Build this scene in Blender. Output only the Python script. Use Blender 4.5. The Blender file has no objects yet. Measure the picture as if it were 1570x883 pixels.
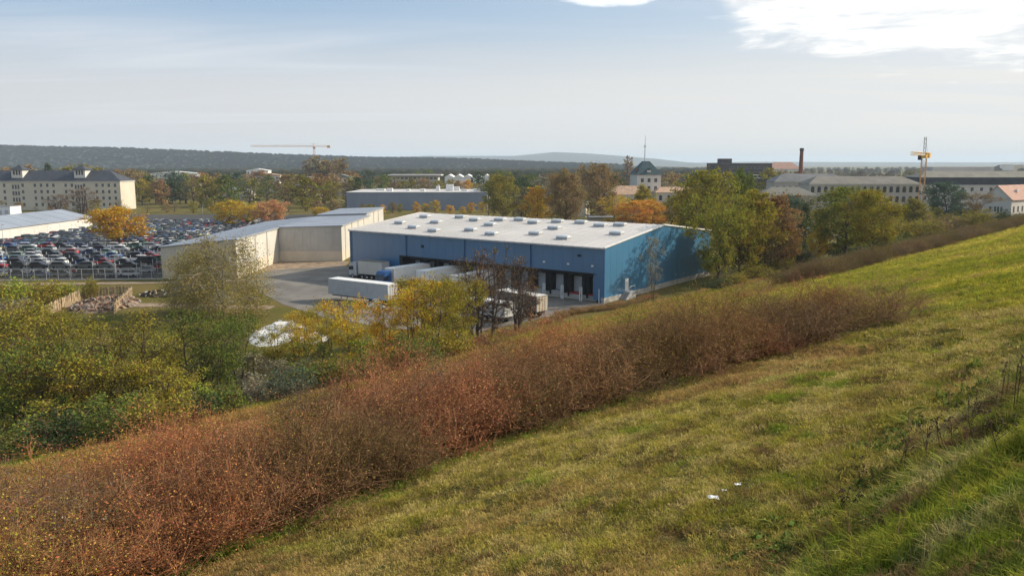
import bpy, math, random
import numpy as np
from math import radians, sin, cos, pi, atan2, hypot
from mathutils import Vector, Matrix

rng = np.random.default_rng(7)
random.seed(7)
S = bpy.context.scene
COL = S.collection

# ------------------------------------------------------------------ camera, world, sun, exposure
F, H, HOR = 1232.0, 25.0, 251.0
PITCH = math.atan((441.5 - HOR) / F)
cam_d = bpy.data.cameras.new('camera')
cam = bpy.data.objects.new('camera', cam_d)
COL.objects.link(cam)
cam_d.sensor_width = 36
cam_d.lens = 36 * F / 1570
cam_d.clip_start = 0.1
cam_d.clip_end = 60000
cam.location = (0, 0, H)
cam.rotation_euler = (pi / 2 - PITCH, 0, 0)
S.camera = cam

SUN_AZ, SUN_EL = radians(70.0), radians(28.5)
sd = bpy.data.lights.new('sun', 'SUN')
sd.energy = 5.0
sd.angle = radians(0.55)
sd.color = (1.0, 0.89, 0.72)
sun = bpy.data.objects.new('sun', sd)
COL.objects.link(sun)
sdir = Vector((sin(SUN_AZ) * cos(SUN_EL), cos(SUN_AZ) * cos(SUN_EL), sin(SUN_EL)))
sun.rotation_euler = (-sdir).to_track_quat('-Z', 'Y').to_euler()
S.view_settings.view_transform = 'Standard'
S.view_settings.look = 'None'
S.view_settings.exposure = 0.30
S.view_settings.gamma = 1.0
S.cycles.volume_bounces = 1
S.cycles.max_bounces = 6
S.cycles.transparent_max_bounces = 12
S.cycles.use_adaptive_sampling = True
S.cycles.adaptive_threshold = 0.02

W = bpy.data.worlds.new('World')
S.world = W
W.use_nodes = True
nt = W.node_tree
N, L = nt.nodes, nt.links
N.clear()


def nd(nodes, typ, **kw):
    n = nodes.new(typ)
    for k, v in kw.items():
        setattr(n, k, v)
    return n


def mth(nt_, op, a, b=None, c=None, clamp=False):
    n = nt_.nodes.new('ShaderNodeMath')
    n.operation = op
    n.use_clamp = clamp
    for i, v in enumerate((a, b, c)):
        if v is None:
            continue
        if isinstance(v, (int, float)):
            n.inputs[i].default_value = v
        else:
            nt_.links.new(v, n.inputs[i])
    return n.outputs[0]


def mixc(nt_, f, a, b, typ='MIX'):
    n = nt_.nodes.new('ShaderNodeMix')
    n.data_type = 'RGBA'
    n.blend_type = typ
    n.clamp_factor = True
    for i, v in ((0, f), (6, a), (7, b)):
        if isinstance(v, (int, float)):
            n.inputs[i].default_value = v
        elif isinstance(v, (tuple, list)):
            n.inputs[i].default_value = (*v[:3], 1)
        else:
            nt_.links.new(v, n.inputs[i])
    return n.outputs[2]


def sstep(nt_, x, a, b):
    n = nt_.nodes.new('ShaderNodeMapRange')
    n.interpolation_type = 'SMOOTHSTEP'
    nt_.links.new(x, n.inputs[0])
    n.inputs[1].default_value = a
    n.inputs[2].default_value = b
    return n.outputs[0]


def noise(nt_, vec, scale, detail=4, rough=0.55, dist=0.0):
    n = nt_.nodes.new('ShaderNodeTexNoise')
    n.inputs['Scale'].default_value = scale
    n.inputs['Detail'].default_value = detail
    n.inputs['Roughness'].default_value = rough
    n.inputs['Distortion'].default_value = dist
    if vec is not None:
        nt_.links.new(vec, n.inputs['Vector'])
    return n.outputs[0]


sky = nd(N, 'ShaderNodeTexSky', sky_type='NISHITA', sun_disc=False, sun_elevation=SUN_EL,
         sun_rotation=SUN_AZ, altitude=120, air_density=1.0, dust_density=2.2, ozone_density=1.2)
tc = nd(N, 'ShaderNodeTexCoord')
sep = nd(N, 'ShaderNodeSeparateXYZ')
L.new(tc.outputs['Generated'], sep.inputs[0])
X, Y, Z = sep.outputs
az = mth(nt, 'MULTIPLY', mth(nt, 'ARCTAN2', X, Y), 57.2958)
el = mth(nt, 'MULTIPLY', mth(nt, 'ARCSINE', Z), 57.2958)
# cloud layer coordinates: the ray meets a flat layer overhead
den = mth(nt, 'ADD', mth(nt, 'MAXIMUM', Z, 0.0), 0.06)
cx_ = mth(nt, 'DIVIDE', X, den)
cy_ = mth(nt, 'DIVIDE', Y, den)
cmb = nd(N, 'ShaderNodeCombineXYZ')
L.new(cx_, cmb.inputs[0]); L.new(cy_, cmb.inputs[1])
n1 = noise(nt, cmb.outputs[0], 1.6, 9, 0.62, 0.4)
map2 = nd(N, 'ShaderNodeMapping')
map2.inputs['Rotation'].default_value = (0, 0, 0.35)
map2.inputs['Scale'].default_value = (0.22, 0.8, 1)
L.new(cmb.outputs[0], map2.inputs[0])
n2 = noise(nt, map2.outputs[0], 1.0, 7, 0.55, 0.9)
# the bright bank low on the right, its lower edge sinking to the right; higher up it breaks into scattered cloud
edge = mth(nt, 'SUBTRACT', 7.9, mth(nt, 'MULTIPLY', mth(nt, 'MAXIMUM', mth(nt, 'SUBTRACT', az, 16.0), 0.0), 0.13))
edge = mth(nt, 'ADD', edge, mth(nt, 'MULTIPLY', mth(nt, 'MAXIMUM', mth(nt, 'SUBTRACT', 16.0, az), 0.0), 0.75))
over = mth(nt, 'ADD', mth(nt, 'SUBTRACT', el, edge), mth(nt, 'MULTIPLY', mth(nt, 'SUBTRACT', n1, 0.5), 9.0))
bank = mth(nt, 'MULTIPLY', sstep(nt, over, -0.9, 2.2), mth(nt, 'SUBTRACT', 1.0, mth(nt, 'MULTIPLY', sstep(nt, el, 20.0, 45.0), sstep(nt, n1, 0.62, 0.42))))
# a smaller puff near the top, left of the bank
puff_d = mth(nt, 'ADD', mth(nt, 'POWER', mth(nt, 'MULTIPLY', mth(nt, 'SUBTRACT', az, 7.0), 0.24), 2.0),
             mth(nt, 'POWER', mth(nt, 'MULTIPLY', mth(nt, 'SUBTRACT', el, 11.8), 0.75), 2.0))
puff = sstep(nt, mth(nt, 'SUBTRACT', mth(nt, 'MULTIPLY', n1, 2.6), puff_d), 0.0, 0.5)
# thin high veils everywhere, denser low down
veil = sstep(nt, n2, 0.42, 0.72)
band = mth(nt, 'MULTIPLY', sstep(nt, el, 1.5, 4.0), mth(nt, 'SUBTRACT', 1.0, sstep(nt, el, 7.0, 10.0)))
veil = mth(nt, 'MULTIPLY', veil, mth(nt, 'ADD', mth(nt, 'MULTIPLY', band, 0.5), 0.22))
low = mth(nt, 'SUBTRACT', 1.0, sstep(nt, mth(nt, 'ADD', el, mth(nt, 'MULTIPLY', mth(nt, 'SUBTRACT', n2, 0.5), 5.0)), 3.6, 10.5))
azf = sstep(nt, az, -50.0, 50.0)
horiz = mixc(nt, azf, (5.3, 5.35, 5.5), (7.3, 7.1, 6.7))
skyc = mixc(nt, 0.6, sky.outputs[0], mixc(nt, azf, (2.8, 4.35, 6.4), (4.7, 5.6, 6.6)))
base = mixc(nt, mth(nt, 'MULTIPLY', low, 0.92), skyc, horiz)
base = mixc(nt, veil, base, (6.2, 6.4, 6.7))
shade = mixc(nt, sstep(nt, n1, 0.35, 0.62), (7.0, 7.15, 7.3), (10.5, 10.2, 9.7))
base = mixc(nt, mth(nt, 'MULTIPLY', bank, 0.93), base, shade)
base = mixc(nt, mth(nt, 'MULTIPLY', puff, 0.8), base, (9.0, 9.2, 9.4))
bg = nd(N, 'ShaderNodeBackground')
bg.inputs[1].default_value = 0.104
L.new(base, bg.inputs[0])
wo = nd(N, 'ShaderNodeOutputWorld')
L.new(bg.outputs[0], wo.inputs[0])


# ------------------------------------------------------------------ helpers
def tag(o, label=None, cat=None, group=None, kind=None):
    if label: o['label'] = label
    if cat: o['category'] = cat
    if group: o['group'] = group
    if kind: o['kind'] = kind
    return o


def empty(name, loc, rz=0.0, label=None, cat=None, group=None):
    o = bpy.data.objects.new(name, None)
    COL.objects.link(o)
    o.location = loc
    o.rotation_euler = (0, 0, rz)
    o.empty_display_size = 0.3
    return tag(o, label, cat, group)


def link(name, me, parent=None, loc=(0, 0, 0), rot=(0, 0, 0), scale=(1, 1, 1), color=None):
    o = bpy.data.objects.new(name, me)
    COL.objects.link(o)
    o.parent = parent
    o.location, o.rotation_euler, o.scale = loc, rot, scale
    if color: o.color = (*color[:3], 1)
    return o


def copy_tree(o, parent=None):
    c = o.copy()
    COL.objects.link(c)
    c.parent = parent
    for ch in o.children:
        copy_tree(ch, c)
    return c


class MB:
    def __init__(s):
        s.v, s.f, s.m = [], [], []

    def add(s, vs, fs, m=0):
        b = len(s.v)
        s.v += [tuple(p) for p in vs]
        s.f += [tuple(i + b for i in f) for f in fs]
        s.m += [m] * len(fs)
        return s

    def box(s, x0, x1, y0, y1, z0, z1, m=0):
        v = [(x, y, z) for z in (z0, z1) for x, y in ((x0, y0), (x1, y0), (x1, y1), (x0, y1))]
        return s.add(v, [(3, 2, 1, 0), (4, 5, 6, 7), (0, 1, 5, 4), (1, 2, 6, 5), (2, 3, 7, 6), (3, 0, 4, 7)], m)

    def prism(s, prof, y0, y1, m=0, axis='y'):
        """profile in (a, z) swept along the other axis"""
        n = len(prof)
        if axis == 'y':
            v = [(a, y0, z) for a, z in prof] + [(a, y1, z) for a, z in prof]
        else:
            v = [(y0, a, z) for a, z in prof] + [(y1, a, z) for a, z in prof]
        fs = [(i, (i + 1) % n, n + (i + 1) % n, n + i) for i in range(n)]
        fs += [tuple(range(n))[::-1], tuple(range(n, 2 * n))]
        return s.add(v, fs, m)

    def tube(s, p0, p1, r0, r1=None, n=6, m=0, cap=True):
        r1 = r0 if r1 is None else r1
        p0, p1 = Vector(p0), Vector(p1)
        d = (p1 - p0).normalized()
        a = d.cross(Vector((0, 0, 1)))
        if a.length < 1e-3: a = d.cross(Vector((1, 0, 0)))
        a.normalize(); b = d.cross(a)
        v = []
        for p, r in ((p0, r0), (p1, r1)):
            for i in range(n):
                t = 2 * pi * i / n
                v.append(p + a * (r * cos(t)) + b * (r * sin(t)))
        fs = [(i, (i + 1) % n, n + (i + 1) % n, n + i) for i in range(n)]
        if cap: fs += [tuple(range(n))[::-1], tuple(range(n, 2 * n))]
        return s.add(v, fs, m)

    def mesh(s, name, mats):
        me = bpy.data.meshes.new(name)
        me.from_pydata(s.v, [], s.f)
        if not isinstance(mats, (list, tuple)): mats = [mats]
        for k in mats: me.materials.append(k)
        if len(mats) > 1: me.polygons.foreach_set('material_index', s.m)
        me.update()
        return me

    def build(s, name, mats, parent=None, **kw):
        return link(name, s.mesh(name, mats), parent, **kw)


def ray(px, py):
    a = (px - 785) / F; b = (441.5 - py) / F
    return a, cos(PITCH) + b * sin(PITCH), -sin(PITCH) + b * cos(PITCH)


def G(px, py, z=0.0):
    r = ray(px, py); t = (z - H) / r[2]
    return r[0] * t, r[1] * t


def at(px, py, y):
    r = ray(px, py); t = y / r[1]
    return r[0] * t, y, H + r[2] * t


def gz(x, y):
    x = np.asarray(x, float); y = np.asarray(y, float)
    s = 0.74 * (x + 4.1) - 0.67 * (y - 110)
    k = 2.2
    z = 0.28 * k * np.logaddexp(0, np.minimum(s, 77.5) / k)
    t = np.clip((s - 73.0) / 4.2, 0, 1)
    z = z + 1.95 * t * t * (3 - 2 * t)
    z = z + 0.05 * np.clip(s - 77.5, 0, 200)
    near = np.clip(s / 12.0, 0, 1) * np.clip(1.3 - np.hypot(x, y) / 260.0, 0, 1)
    z = z + near * (0.05 * np.sin(x * 0.55 + 1.3 * np.sin(y * 0.23)) + 0.04 * np.sin(y * 0.47 + 0.9 * np.sin(x * 0.31))
                    + 0.035 * np.sin(x * 2.1 + y * 1.3) + 0.03 * np.sin(y * 2.7 - x * 0.9))
    return z


def sw(x, y):
    return 0.74 * (x + 4.1) - 0.67 * (y - 110), 0.67 * x + 0.74 * y


def xy_from_sw(s, w):
    # s = .74x - .67y + 76.734 ; w = .67x + .74y
    a = np.asarray(s) - 76.734
    d = 0.74 * 0.74 + 0.67 * 0.67
    return (0.74 * a + 0.67 * np.asarray(w)) / d, (0.74 * np.asarray(w) - 0.67 * a) / d


def hit(px, py):
    r = ray(px, py)
    t = 2.0
    while t < 3000:
        x, y, z = r[0] * t, r[1] * t, H + r[2] * t
        if z < float(gz(x, y)): break
        t *= 1.004
    return x, y, float(gz(x, y))


# ------------------------------------------------------------------ noise and materials
def vnoise(x, y, sc, seed=0):
    """smooth value noise in numpy"""
    x = x * sc + seed * 17.3; y = y * sc - seed * 9.1
    xi = np.floor(x).astype(int); yi = np.floor(y).astype(int); fx = x - xi; fy = y - yi
    fx = fx * fx * (3 - 2 * fx); fy = fy * fy * (3 - 2 * fy)
    hsh = lambda a, b: (np.sin(a * 127.1 + b * 311.7 + seed) * 43758.5453) % 1.0
    return (hsh(xi, yi) * (1 - fx) + hsh(xi + 1, yi) * fx) * (1 - fy) + (hsh(xi, yi + 1) * (1 - fx) + hsh(xi + 1, yi + 1) * fx) * fy


def fbm(x, y, sc, seed=0):
    return 0.5 * vnoise(x, y, sc, seed) + 0.3 * vnoise(x, y, sc * 2.3, seed + 1) + 0.2 * vnoise(x, y, sc * 5.1, seed + 2)



def mat(name, col, rough=0.85, var=0.12, scale=0.6, col2=None, bump=0.0, bscale=20.0, metal=0.0, spec=0.3, obj=False, grime=None, stripe=None):
    m = bpy.data.materials.new(name); m.use_nodes = True
    t = m.node_tree; b = t.nodes['Principled BSDF']
    g = t.nodes.new('ShaderNodeNewGeometry'); tcn = t.nodes.new('ShaderNodeTexCoord')
    n = noise(t, g.outputs['Position'], scale, 5, 0.6)
    c2 = col2 or tuple(max(0, c * (1 - 2 * var)) for c in col)
    c1 = col if col2 else tuple(c * (1 + var) for c in col)
    c = mixc(t, sstep(t, n, 0.3, 0.7), c2, c1)
    if grime:
        n3 = noise(t, g.outputs['Position'], scale * 4.3, 6, 0.7)
        c = mixc(t, mth(t, 'MULTIPLY', sstep(t, n3, 0.5, 0.75), grime), c, tuple(0.35 * v for v in col))
    if obj:
        oi = t.nodes.new('ShaderNodeObjectInfo')
        c = mixc(t, 1.0, c, oi.outputs['Color'], 'MULTIPLY')
    if stripe:  # vertical corrugation given as fine relief: (axis, pitch, depth)
        wv = t.nodes.new('ShaderNodeTexWave')
        wv.bands_direction = stripe[0]
        wv.inputs['Scale'].default_value = 0.314 / stripe[1]
        t.links.new(tcn.outputs['Object'], wv.inputs[0])
        bp = t.nodes.new('ShaderNodeBump'); bp.inputs['Strength'].default_value = stripe[2]; bp.inputs['Distance'].default_value = 0.03
        t.links.new(wv.outputs[1], bp.inputs['Height']); t.links.new(bp.outputs[0], b.inputs['Normal'])
    elif bump:
        n4 = noise(t, g.outputs['Position'], bscale, 4, 0.6)
        bp = t.nodes.new('ShaderNodeBump'); bp.inputs['Strength'].default_value = bump; bp.inputs['Distance'].default_value = 0.05
        t.links.new(n4, bp.inputs['Height']); t.links.new(bp.outputs[0], b.inputs['Normal'])
    t.links.new(c, b.inputs['Base Color'])
    b.inputs['Roughness'].default_value = rough
    b.inputs['Metallic'].default_value = metal
    b.inputs['Specular IOR Level'].default_value = spec
    return m


def leaf_mat(name, hue_amt=0.05, transl=0.25, sat=1.0):
    m = bpy.data.materials.new(name); m.use_nodes = True
    t = m.node_tree; t.nodes.clear()
    oi = t.nodes.new('ShaderNodeObjectInfo')
    at_ = t.nodes.new('ShaderNodeAttribute'); at_.attribute_name = 'tint'
    sp = t.nodes.new('ShaderNodeSeparateColor'); t.links.new(at_.outputs['Color'], sp.inputs[0])
    hs = t.nodes.new('ShaderNodeHueSaturation')
    t.links.new(mth(t, 'ADD', mth(t, 'MULTIPLY', mth(t, 'SUBTRACT', sp.outputs[1], 0.5), hue_amt * 2), 0.5), hs.inputs['Hue'])
    t.links.new(mth(t, 'ADD', mth(t, 'MULTIPLY', sp.outputs[0], 1.1), 0.75), hs.inputs['Value'])
    hs.inputs['Saturation'].default_value = sat
    t.links.new(oi.outputs['Color'], hs.inputs['Color'])
    d = t.nodes.new('ShaderNodeBsdfDiffuse'); tr = t.nodes.new('ShaderNodeBsdfTranslucent')
    t.links.new(hs.outputs[0], d.inputs[0]); t.links.new(hs.outputs[0], tr.inputs[0])
    mx = t.nodes.new('ShaderNodeMixShader'); mx.inputs[0].default_value = transl
    t.links.new(d.outputs[0], mx.inputs[1]); t.links.new(tr.outputs[0], mx.inputs[2])
    o = t.nodes.new('ShaderNodeOutputMaterial'); t.links.new(mx.outputs[0], o.inputs[0])
    return m


def ground_colour(t, pos):
    """colour of the grass land by place: used by the soil sheet and by the blades that grow on it"""
    at_ = t.nodes.new('ShaderNodeAttribute'); at_.attribute_name = 'zone'
    sp = t.nodes.new('ShaderNodeSeparateColor'); t.links.new(at_.outputs['Color'], sp.inputs[0])
    big = noise(t, pos, 0.09, 5, 0.6); mid = noise(t, pos, 0.7, 6, 0.65); fine = noise(t, pos, 5.0, 5, 0.7)
    plain = mixc(t, sstep(t, big, 0.35, 0.65), (0.12, 0.135, 0.03), (0.19, 0.16, 0.06))
    plain = mixc(t, mth(t, 'MULTIPLY', sstep(t, mid, 0.45, 0.7), 0.6), plain, (0.19, 0.15, 0.085))
    mown = mixc(t, sstep(t, mid, 0.38, 0.62), (0.10, 0.115, 0.026), (0.165, 0.145, 0.045))
    mown = mixc(t, sstep(t, fine, 0.45, 0.75), mown, (0.20, 0.165, 0.075))
    mown = mixc(t, mth(t, 'MULTIPLY', sstep(t, big, 0.5, 0.68), 0.6), mown, (0.17, 0.105, 0.045))
    bright = mixc(t, sstep(t, mid, 0.35, 0.7), (0.085, 0.13, 0.012), (0.155, 0.175, 0.018))
    bright = mixc(t, mth(t, 'MULTIPLY', sstep(t, big, 0.5, 0.7), 0.5), bright, (0.20, 0.17, 0.03))
    rough = mixc(t, sstep(t, mid, 0.35, 0.65), (0.12, 0.095, 0.022), (0.20, 0.105, 0.038))
    rough = mixc(t, mth(t, 'MULTIPLY', sstep(t, big, 0.42, 0.62), 0.7), rough, (0.12, 0.12, 0.02))
    c = mixc(t, sp.outputs[0], plain, mown)
    c = mixc(t, sp.outputs[1], c, bright)
    c = mixc(t, sp.outputs[2], c, rough)
    return c, fine, mid


def make_ground_mat():
    m = bpy.data.materials.new('grass_land'); m.use_nodes = True
    t = m.node_tree; b = t.nodes['Principled BSDF']
    g = t.nodes.new('ShaderNodeNewGeometry')
    c, fine, mid = ground_colour(t, g.outputs['Position'])
    c = mixc(t, 1.0, c, (0.75, 0.68, 0.6), 'MULTIPLY')
    t.links.new(c, b.inputs['Base Color'])
    b.inputs['Roughness'].default_value = 1.0; b.inputs['Specular IOR Level'].default_value = 0.05
    bp = t.nodes.new('ShaderNodeBump'); bp.inputs['Strength'].default_value = 0.7; bp.inputs['Distance'].default_value = 0.12
    t.links.new(fine, bp.inputs['Height']); t.links.new(bp.outputs[0], b.inputs['Normal'])
    return m


def make_blade_mat(name, mul=(1.50, 1.44, 1.22), var=0.5):
    m = bpy.data.materials.new(name); m.use_nodes = True
    t = m.node_tree; t.nodes.clear()
    ac = t.nodes.new('ShaderNodeAttribute'); ac.attribute_type = 'INSTANCER'; ac.attribute_name = 'icol'
    at_ = t.nodes.new('ShaderNodeAttribute'); at_.attribute_name = 'tint'
    sp = t.nodes.new('ShaderNodeSeparateColor'); t.links.new(at_.outputs['Color'], sp.inputs[0])
    hs = t.nodes.new('ShaderNodeHueSaturation')
    t.links.new(ac.outputs['Color'], hs.inputs['Color'])
    t.links.new(mth(t, 'ADD', mth(t, 'MULTIPLY', sp.outputs[0], var * 2), 1 - var), hs.inputs['Value'])
    t.links.new(mth(t, 'ADD', mth(t, 'MULTIPLY', sp.outputs[1], 0.06), 0.47), hs.inputs['Hue'])
    c = mixc(t, 1.0, hs.outputs[0], mul, 'MULTIPLY')
    d = t.nodes.new('ShaderNodeBsdfDiffuse'); tr = t.nodes.new('ShaderNodeBsdfTranslucent')
    t.links.new(c, d.inputs[0]); t.links.new(c, tr.inputs[0])
    mx = t.nodes.new('ShaderNodeMixShader'); mx.inputs[0].default_value = 0.35
    t.links.new(d.outputs[0], mx.inputs[1]); t.links.new(tr.outputs[0], mx.inputs[2])
    o = t.nodes.new('ShaderNodeOutputMaterial'); t.links.new(mx.outputs[0], o.inputs[0])
    return m


M = {}
M['leaf'] = leaf_mat('foliage')
M['bark'] = mat('bark', (0.10, 0.068, 0.05), 0.95, 0.3, 3, bump=0.5, bscale=14)
M['birch_bark'] = mat('birch_bark', (0.30, 0.27, 0.22), 0.8, 0.2, 4, grime=0.8)
M['twig'] = mat('twig', (0.25, 0.15, 0.085), 0.95, 0.25, 2, obj=True)
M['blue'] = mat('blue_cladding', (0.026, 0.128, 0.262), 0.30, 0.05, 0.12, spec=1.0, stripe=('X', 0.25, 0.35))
M['blue_lit'] = mat('blue_cladding_lit', (0.050, 0.175, 0.31), 0.30, 0.05, 0.12, spec=1.0, stripe=('Y', 0.25, 0.35))  # same cladding as the front, sunlight on the gable put into a lighter blue
M['blue_trim'] = mat('blue_trim', (0.03, 0.09, 0.2), 0.4, 0.05, 0.3)
M['roof_white'] = mat('roof_sheet', (0.54, 0.515, 0.49), 0.55, 0.07, 0.05, grime=0.2)
M['dome'] = mat('skylight_dome', (0.60, 0.62, 0.62), 0.3, 0.05, 1, spec=0.5)
M['curb'] = mat('skylight_curb', (0.35, 0.35, 0.35), 0.6, 0.05, 1)
M['concrete'] = mat('concrete', (0.42, 0.40, 0.37), 0.9, 0.12, 0.8, grime=0.3, bump=0.2)
M['asphalt'] = mat('asphalt', (0.17, 0.158, 0.14), 0.95, 0.16, 0.15, grime=0.45, bump=0.2, bscale=30)
M['lot'] = mat('gravel_lot', (0.055, 0.052, 0.048), 0.95, 0.2, 0.2, grime=0.5, bump=0.4, bscale=8)
M['dirt'] = mat('dirt', (0.27, 0.20, 0.135), 1.0, 0.2, 0.5, grime=0.3, bump=0.5, bscale=6)
M['pale_clad'] = mat('pale_cladding', (0.42, 0.40, 0.365), 0.6, 0.07, 0.2, spec=0.3, grime=0.15, stripe=('X', 0.9, 0.35))
M['pale_base'] = mat('cream_plinth', (0.56, 0.49, 0.39), 0.8, 0.05, 0.3)
M['grey_roof'] = mat('grey_roof', (0.27, 0.30, 0.35), 0.5, 0.06, 0.1, grime=0.15, spec=0.4)
M['grey_clad'] = mat('grey_cladding', (0.19, 0.22, 0.28), 0.6, 0.05, 0.1, stripe=('X', 1.2, 0.3))
M['dark'] = mat('black_rubber', (0.012, 0.012, 0.014), 0.7, 0.1, 1)
M['dark_panel'] = mat('dock_lining', (0.020, 0.021, 0.026), 0.7, 0.1, 1)
M['door'] = mat('grey_door', (0.42, 0.44, 0.46), 0.5, 0.05, 1)
M['white'] = mat('white_paint', (0.72, 0.72, 0.70), 0.45, 0.05, 0.7, grime=0.2)
M['white_dirty'] = mat('weathered_white', (0.60, 0.58, 0.54), 0.6, 0.15, 1.2, grime=0.45)
M['tarp_grey'] = mat('grey_tarpaulin', (0.10, 0.105, 0.10), 0.6, 0.2, 0.9, grime=0.5)
M['cab_blue'] = mat('blue_paint', (0.018, 0.075, 0.22), 0.3, 0.05, 1, spec=0.5)
M['red'] = mat('red_paint', (0.35, 0.03, 0.03), 0.5, 0.1, 1)
M['glass'] = mat('dark_glass', (0.02, 0.024, 0.03), 0.1, 0.1, 1, spec=0.6)
M['win'] = mat('window_pane', (0.045, 0.05, 0.055), 0.25, 0.2, 0.4, spec=0.5)
M['steel'] = mat('galvanised_steel', (0.42, 0.43, 0.44), 0.5, 0.1, 1, metal=0.3)
M['tyre'] = mat('tyre', (0.02, 0.02, 0.02), 0.9, 0.1, 3)
M['chassis'] = mat('chassis', (0.03, 0.03, 0.03), 0.7, 0.2, 3)
M['render_beige'] = mat('beige_render', (0.52, 0.48, 0.39), 0.95, 0.05, 0.1, grime=0.08)
M['render_grey'] = mat('grey_render', (0.40, 0.375, 0.335), 0.95, 0.06, 0.1, grime=0.15)
M['render_pale'] = mat('pale_render', (0.56, 0.54, 0.50), 0.95, 0.05, 0.1, grime=0.1)
M['frame'] = mat('window_frame', (0.5, 0.49, 0.46), 0.8, 0.05, 1)
M['slate'] = mat('slate_roof', (0.052, 0.058, 0.072), 0.75, 0.15, 0.5, bump=0.3, bscale=6)
M['slate_teal'] = mat('teal_slate', (0.045, 0.085, 0.095), 0.75, 0.15, 0.6)
M['felt'] = mat('felt_roof', (0.19, 0.18, 0.15), 0.9, 0.1, 0.2, grime=0.2)
M['felt_grey'] = mat('grey_felt', (0.17, 0.17, 0.17), 0.9, 0.1, 0.2, grime=0.2)
M['tile'] = mat('red_tiles', (0.42, 0.25, 0.19), 0.9, 0.12, 0.8)
M['tile_o'] = mat('orange_tiles', (0.50, 0.33, 0.22), 0.9, 0.12, 0.8)
M['brick'] = mat('brick', (0.20, 0.10, 0.07), 0.9, 0.15, 0.8)
M['brown_wall'] = mat('dark_brick', (0.085, 0.072, 0.072), 0.9, 0.12, 0.3)
M['crane_y'] = mat('crane_yellow', (0.66, 0.38, 0.05), 0.6, 0.1, 1)
M['crane_r'] = mat('crane_rust', (0.60, 0.33, 0.12), 0.7, 0.1, 1)
M['wood'] = mat('weathered_plank', (0.36, 0.27, 0.17), 0.95, 0.3, 1.5, grime=0.3)
M['rubble'] = mat('rubble', (0.26, 0.19, 0.14), 1.0, 0.4, 1.2, grime=0.5)
M['debris'] = mat('debris', (0.42, 0.36, 0.30), 1.0, 0.5, 2.5, grime=0.5, obj=True)
M['sheet'] = mat('white_sheeting', (0.62, 0.62, 0.61), 0.6, 0.12, 0.9, grime=0.4, bump=0.4, bscale=3)
M['paint'] = mat('car_paint', (0.95, 0.95, 0.95), 0.35, 0.08, 1.5, spec=0.5, obj=True, grime=0.25)
M['soil'] = mat('dark_soil', (0.06, 0.045, 0.03), 1.0, 0.3, 1.5)
M['drystem'] = mat('dry_stem', (0.10, 0.065, 0.035), 1.0, 0.2, 2)
M['ground'] = make_ground_mat()
M['yellow'] = mat('yellow_paint', (0.65, 0.50, 0.02), 0.5, 0.05, 1)


def attr_mat(name):
    m = bpy.data.materials.new(name); m.use_nodes = True
    t = m.node_tree; b = t.nodes['Principled BSDF']
    a = t.nodes.new('ShaderNodeAttribute'); a.attribute_name = 'tint'
    t.links.new(a.outputs['Color'], b.inputs['Base Color']); b.inputs['Roughness'].default_value = 0.4
    return m


M['mixed_paint'] = attr_mat('mixed_paint')

# ------------------------------------------------------------------ ground
def spaced(breaks):
    out = []
    for a, b, st in breaks:
        out += list(np.arange(a, b, st))
    out.append(breaks[-1][1])
    return np.array(out)


sv = spaced([(-12000, -3000, 1500), (-3000, -600, 300), (-600, -100, 50), (-100, -12, 8), (-12, 40, 1.2), (40, 56, 0.4), (56, 80, 0.13), (80, 92, 0.5), (92, 140, 4), (140, 600, 60)])
wv = spaced([(-9000, -1000, 1000), (-1000, -60, 60), (-60, -8, 4), (-8, 30, 0.16), (30, 70, 0.3), (70, 200, 1.6), (200, 460, 8), (460, 2000, 80), (2000, 14000, 1500)])
SS, WW = np.meshgrid(sv, wv, indexing='ij')
gx, gy = xy_from_sw(SS, WW)
gzv = gz(gx, gy)
fine_n = np.clip((SS - 40) / 10, 0, 1) * np.clip((80 - WW) / 20, 0, 1)
gzv = gzv + fine_n * (rng.normal(0, 0.012, gzv.shape) + 0.10 * (fbm(gx, gy, 2.1, 3) - 0.5) + 0.07 * (fbm(gx, gy, 5.0, 4) - 0.5))


HEDGE_FOOT = [(200, 925), (300, 868), (430, 822), (560, 768), (640, 735), (740, 695), (850, 655), (1000, 603), (1100, 572), (1200, 545), (1300, 515), (1392, 487)]
FOOT = sorted([tuple(float(v) for v in sw(*hit(*q)[:2])) for q in HEDGE_FOOT], key=lambda q: q[1])


def foot_s(w):
    return np.interp(w, [q[1] for q in FOOT], [q[0] for q in FOOT])


def zone_of(x, y):
    s, w = sw(x, y)
    wob = 1.2 * np.sin(x * 0.31 + 0.5) + 0.8 * np.sin(y * 0.43) + 0.5 * np.sin(x * 0.9 + y * 0.7)
    c01 = lambda a: np.clip(a, 0, 1)
    on = c01((s - 1.0 + wob) / 2.0)
    # mown strip: uphill of the hedge foot and nearer than the cut line that leaves the hedge's far end
    cut = FOOT[-1][1] + 0.2 * wob - (s - FOOT[-1][0]) * 0.25
    mown = c01((s - foot_s(w) - 0.1 + 0.15 * wob) / 0.5) * c01((cut - w) / 0.5 + 0.5)
    foot = c01(1 - np.abs(s - foot_s(w)) / (0.6 + 0.3 * wob.clip(-1, 1))) * c01((FOOT[-1][1] + 4 - w) / 2)
    bank_ = c01((s - 73.3 + 0.3 * wob) / 0.6)
    up = c01((s - 38.5 + 0.8 * wob - 0.04 * (w - 100)) / 3.0) * c01((w - cut) / 0.5 + 0.5)
    up2 = c01((s - 20 - 10 * c01((60 - w) / 20)) / 6) * c01((w - 44 + wob) / 6) * 0.55
    bright = np.maximum(np.maximum(up, up2), np.maximum(foot, bank_ * 0.75))
    rough_ = on * (1 - mown) * (1 - bright)
    return mown * (1 - bank_ * 0.75), bright, rough_


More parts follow.
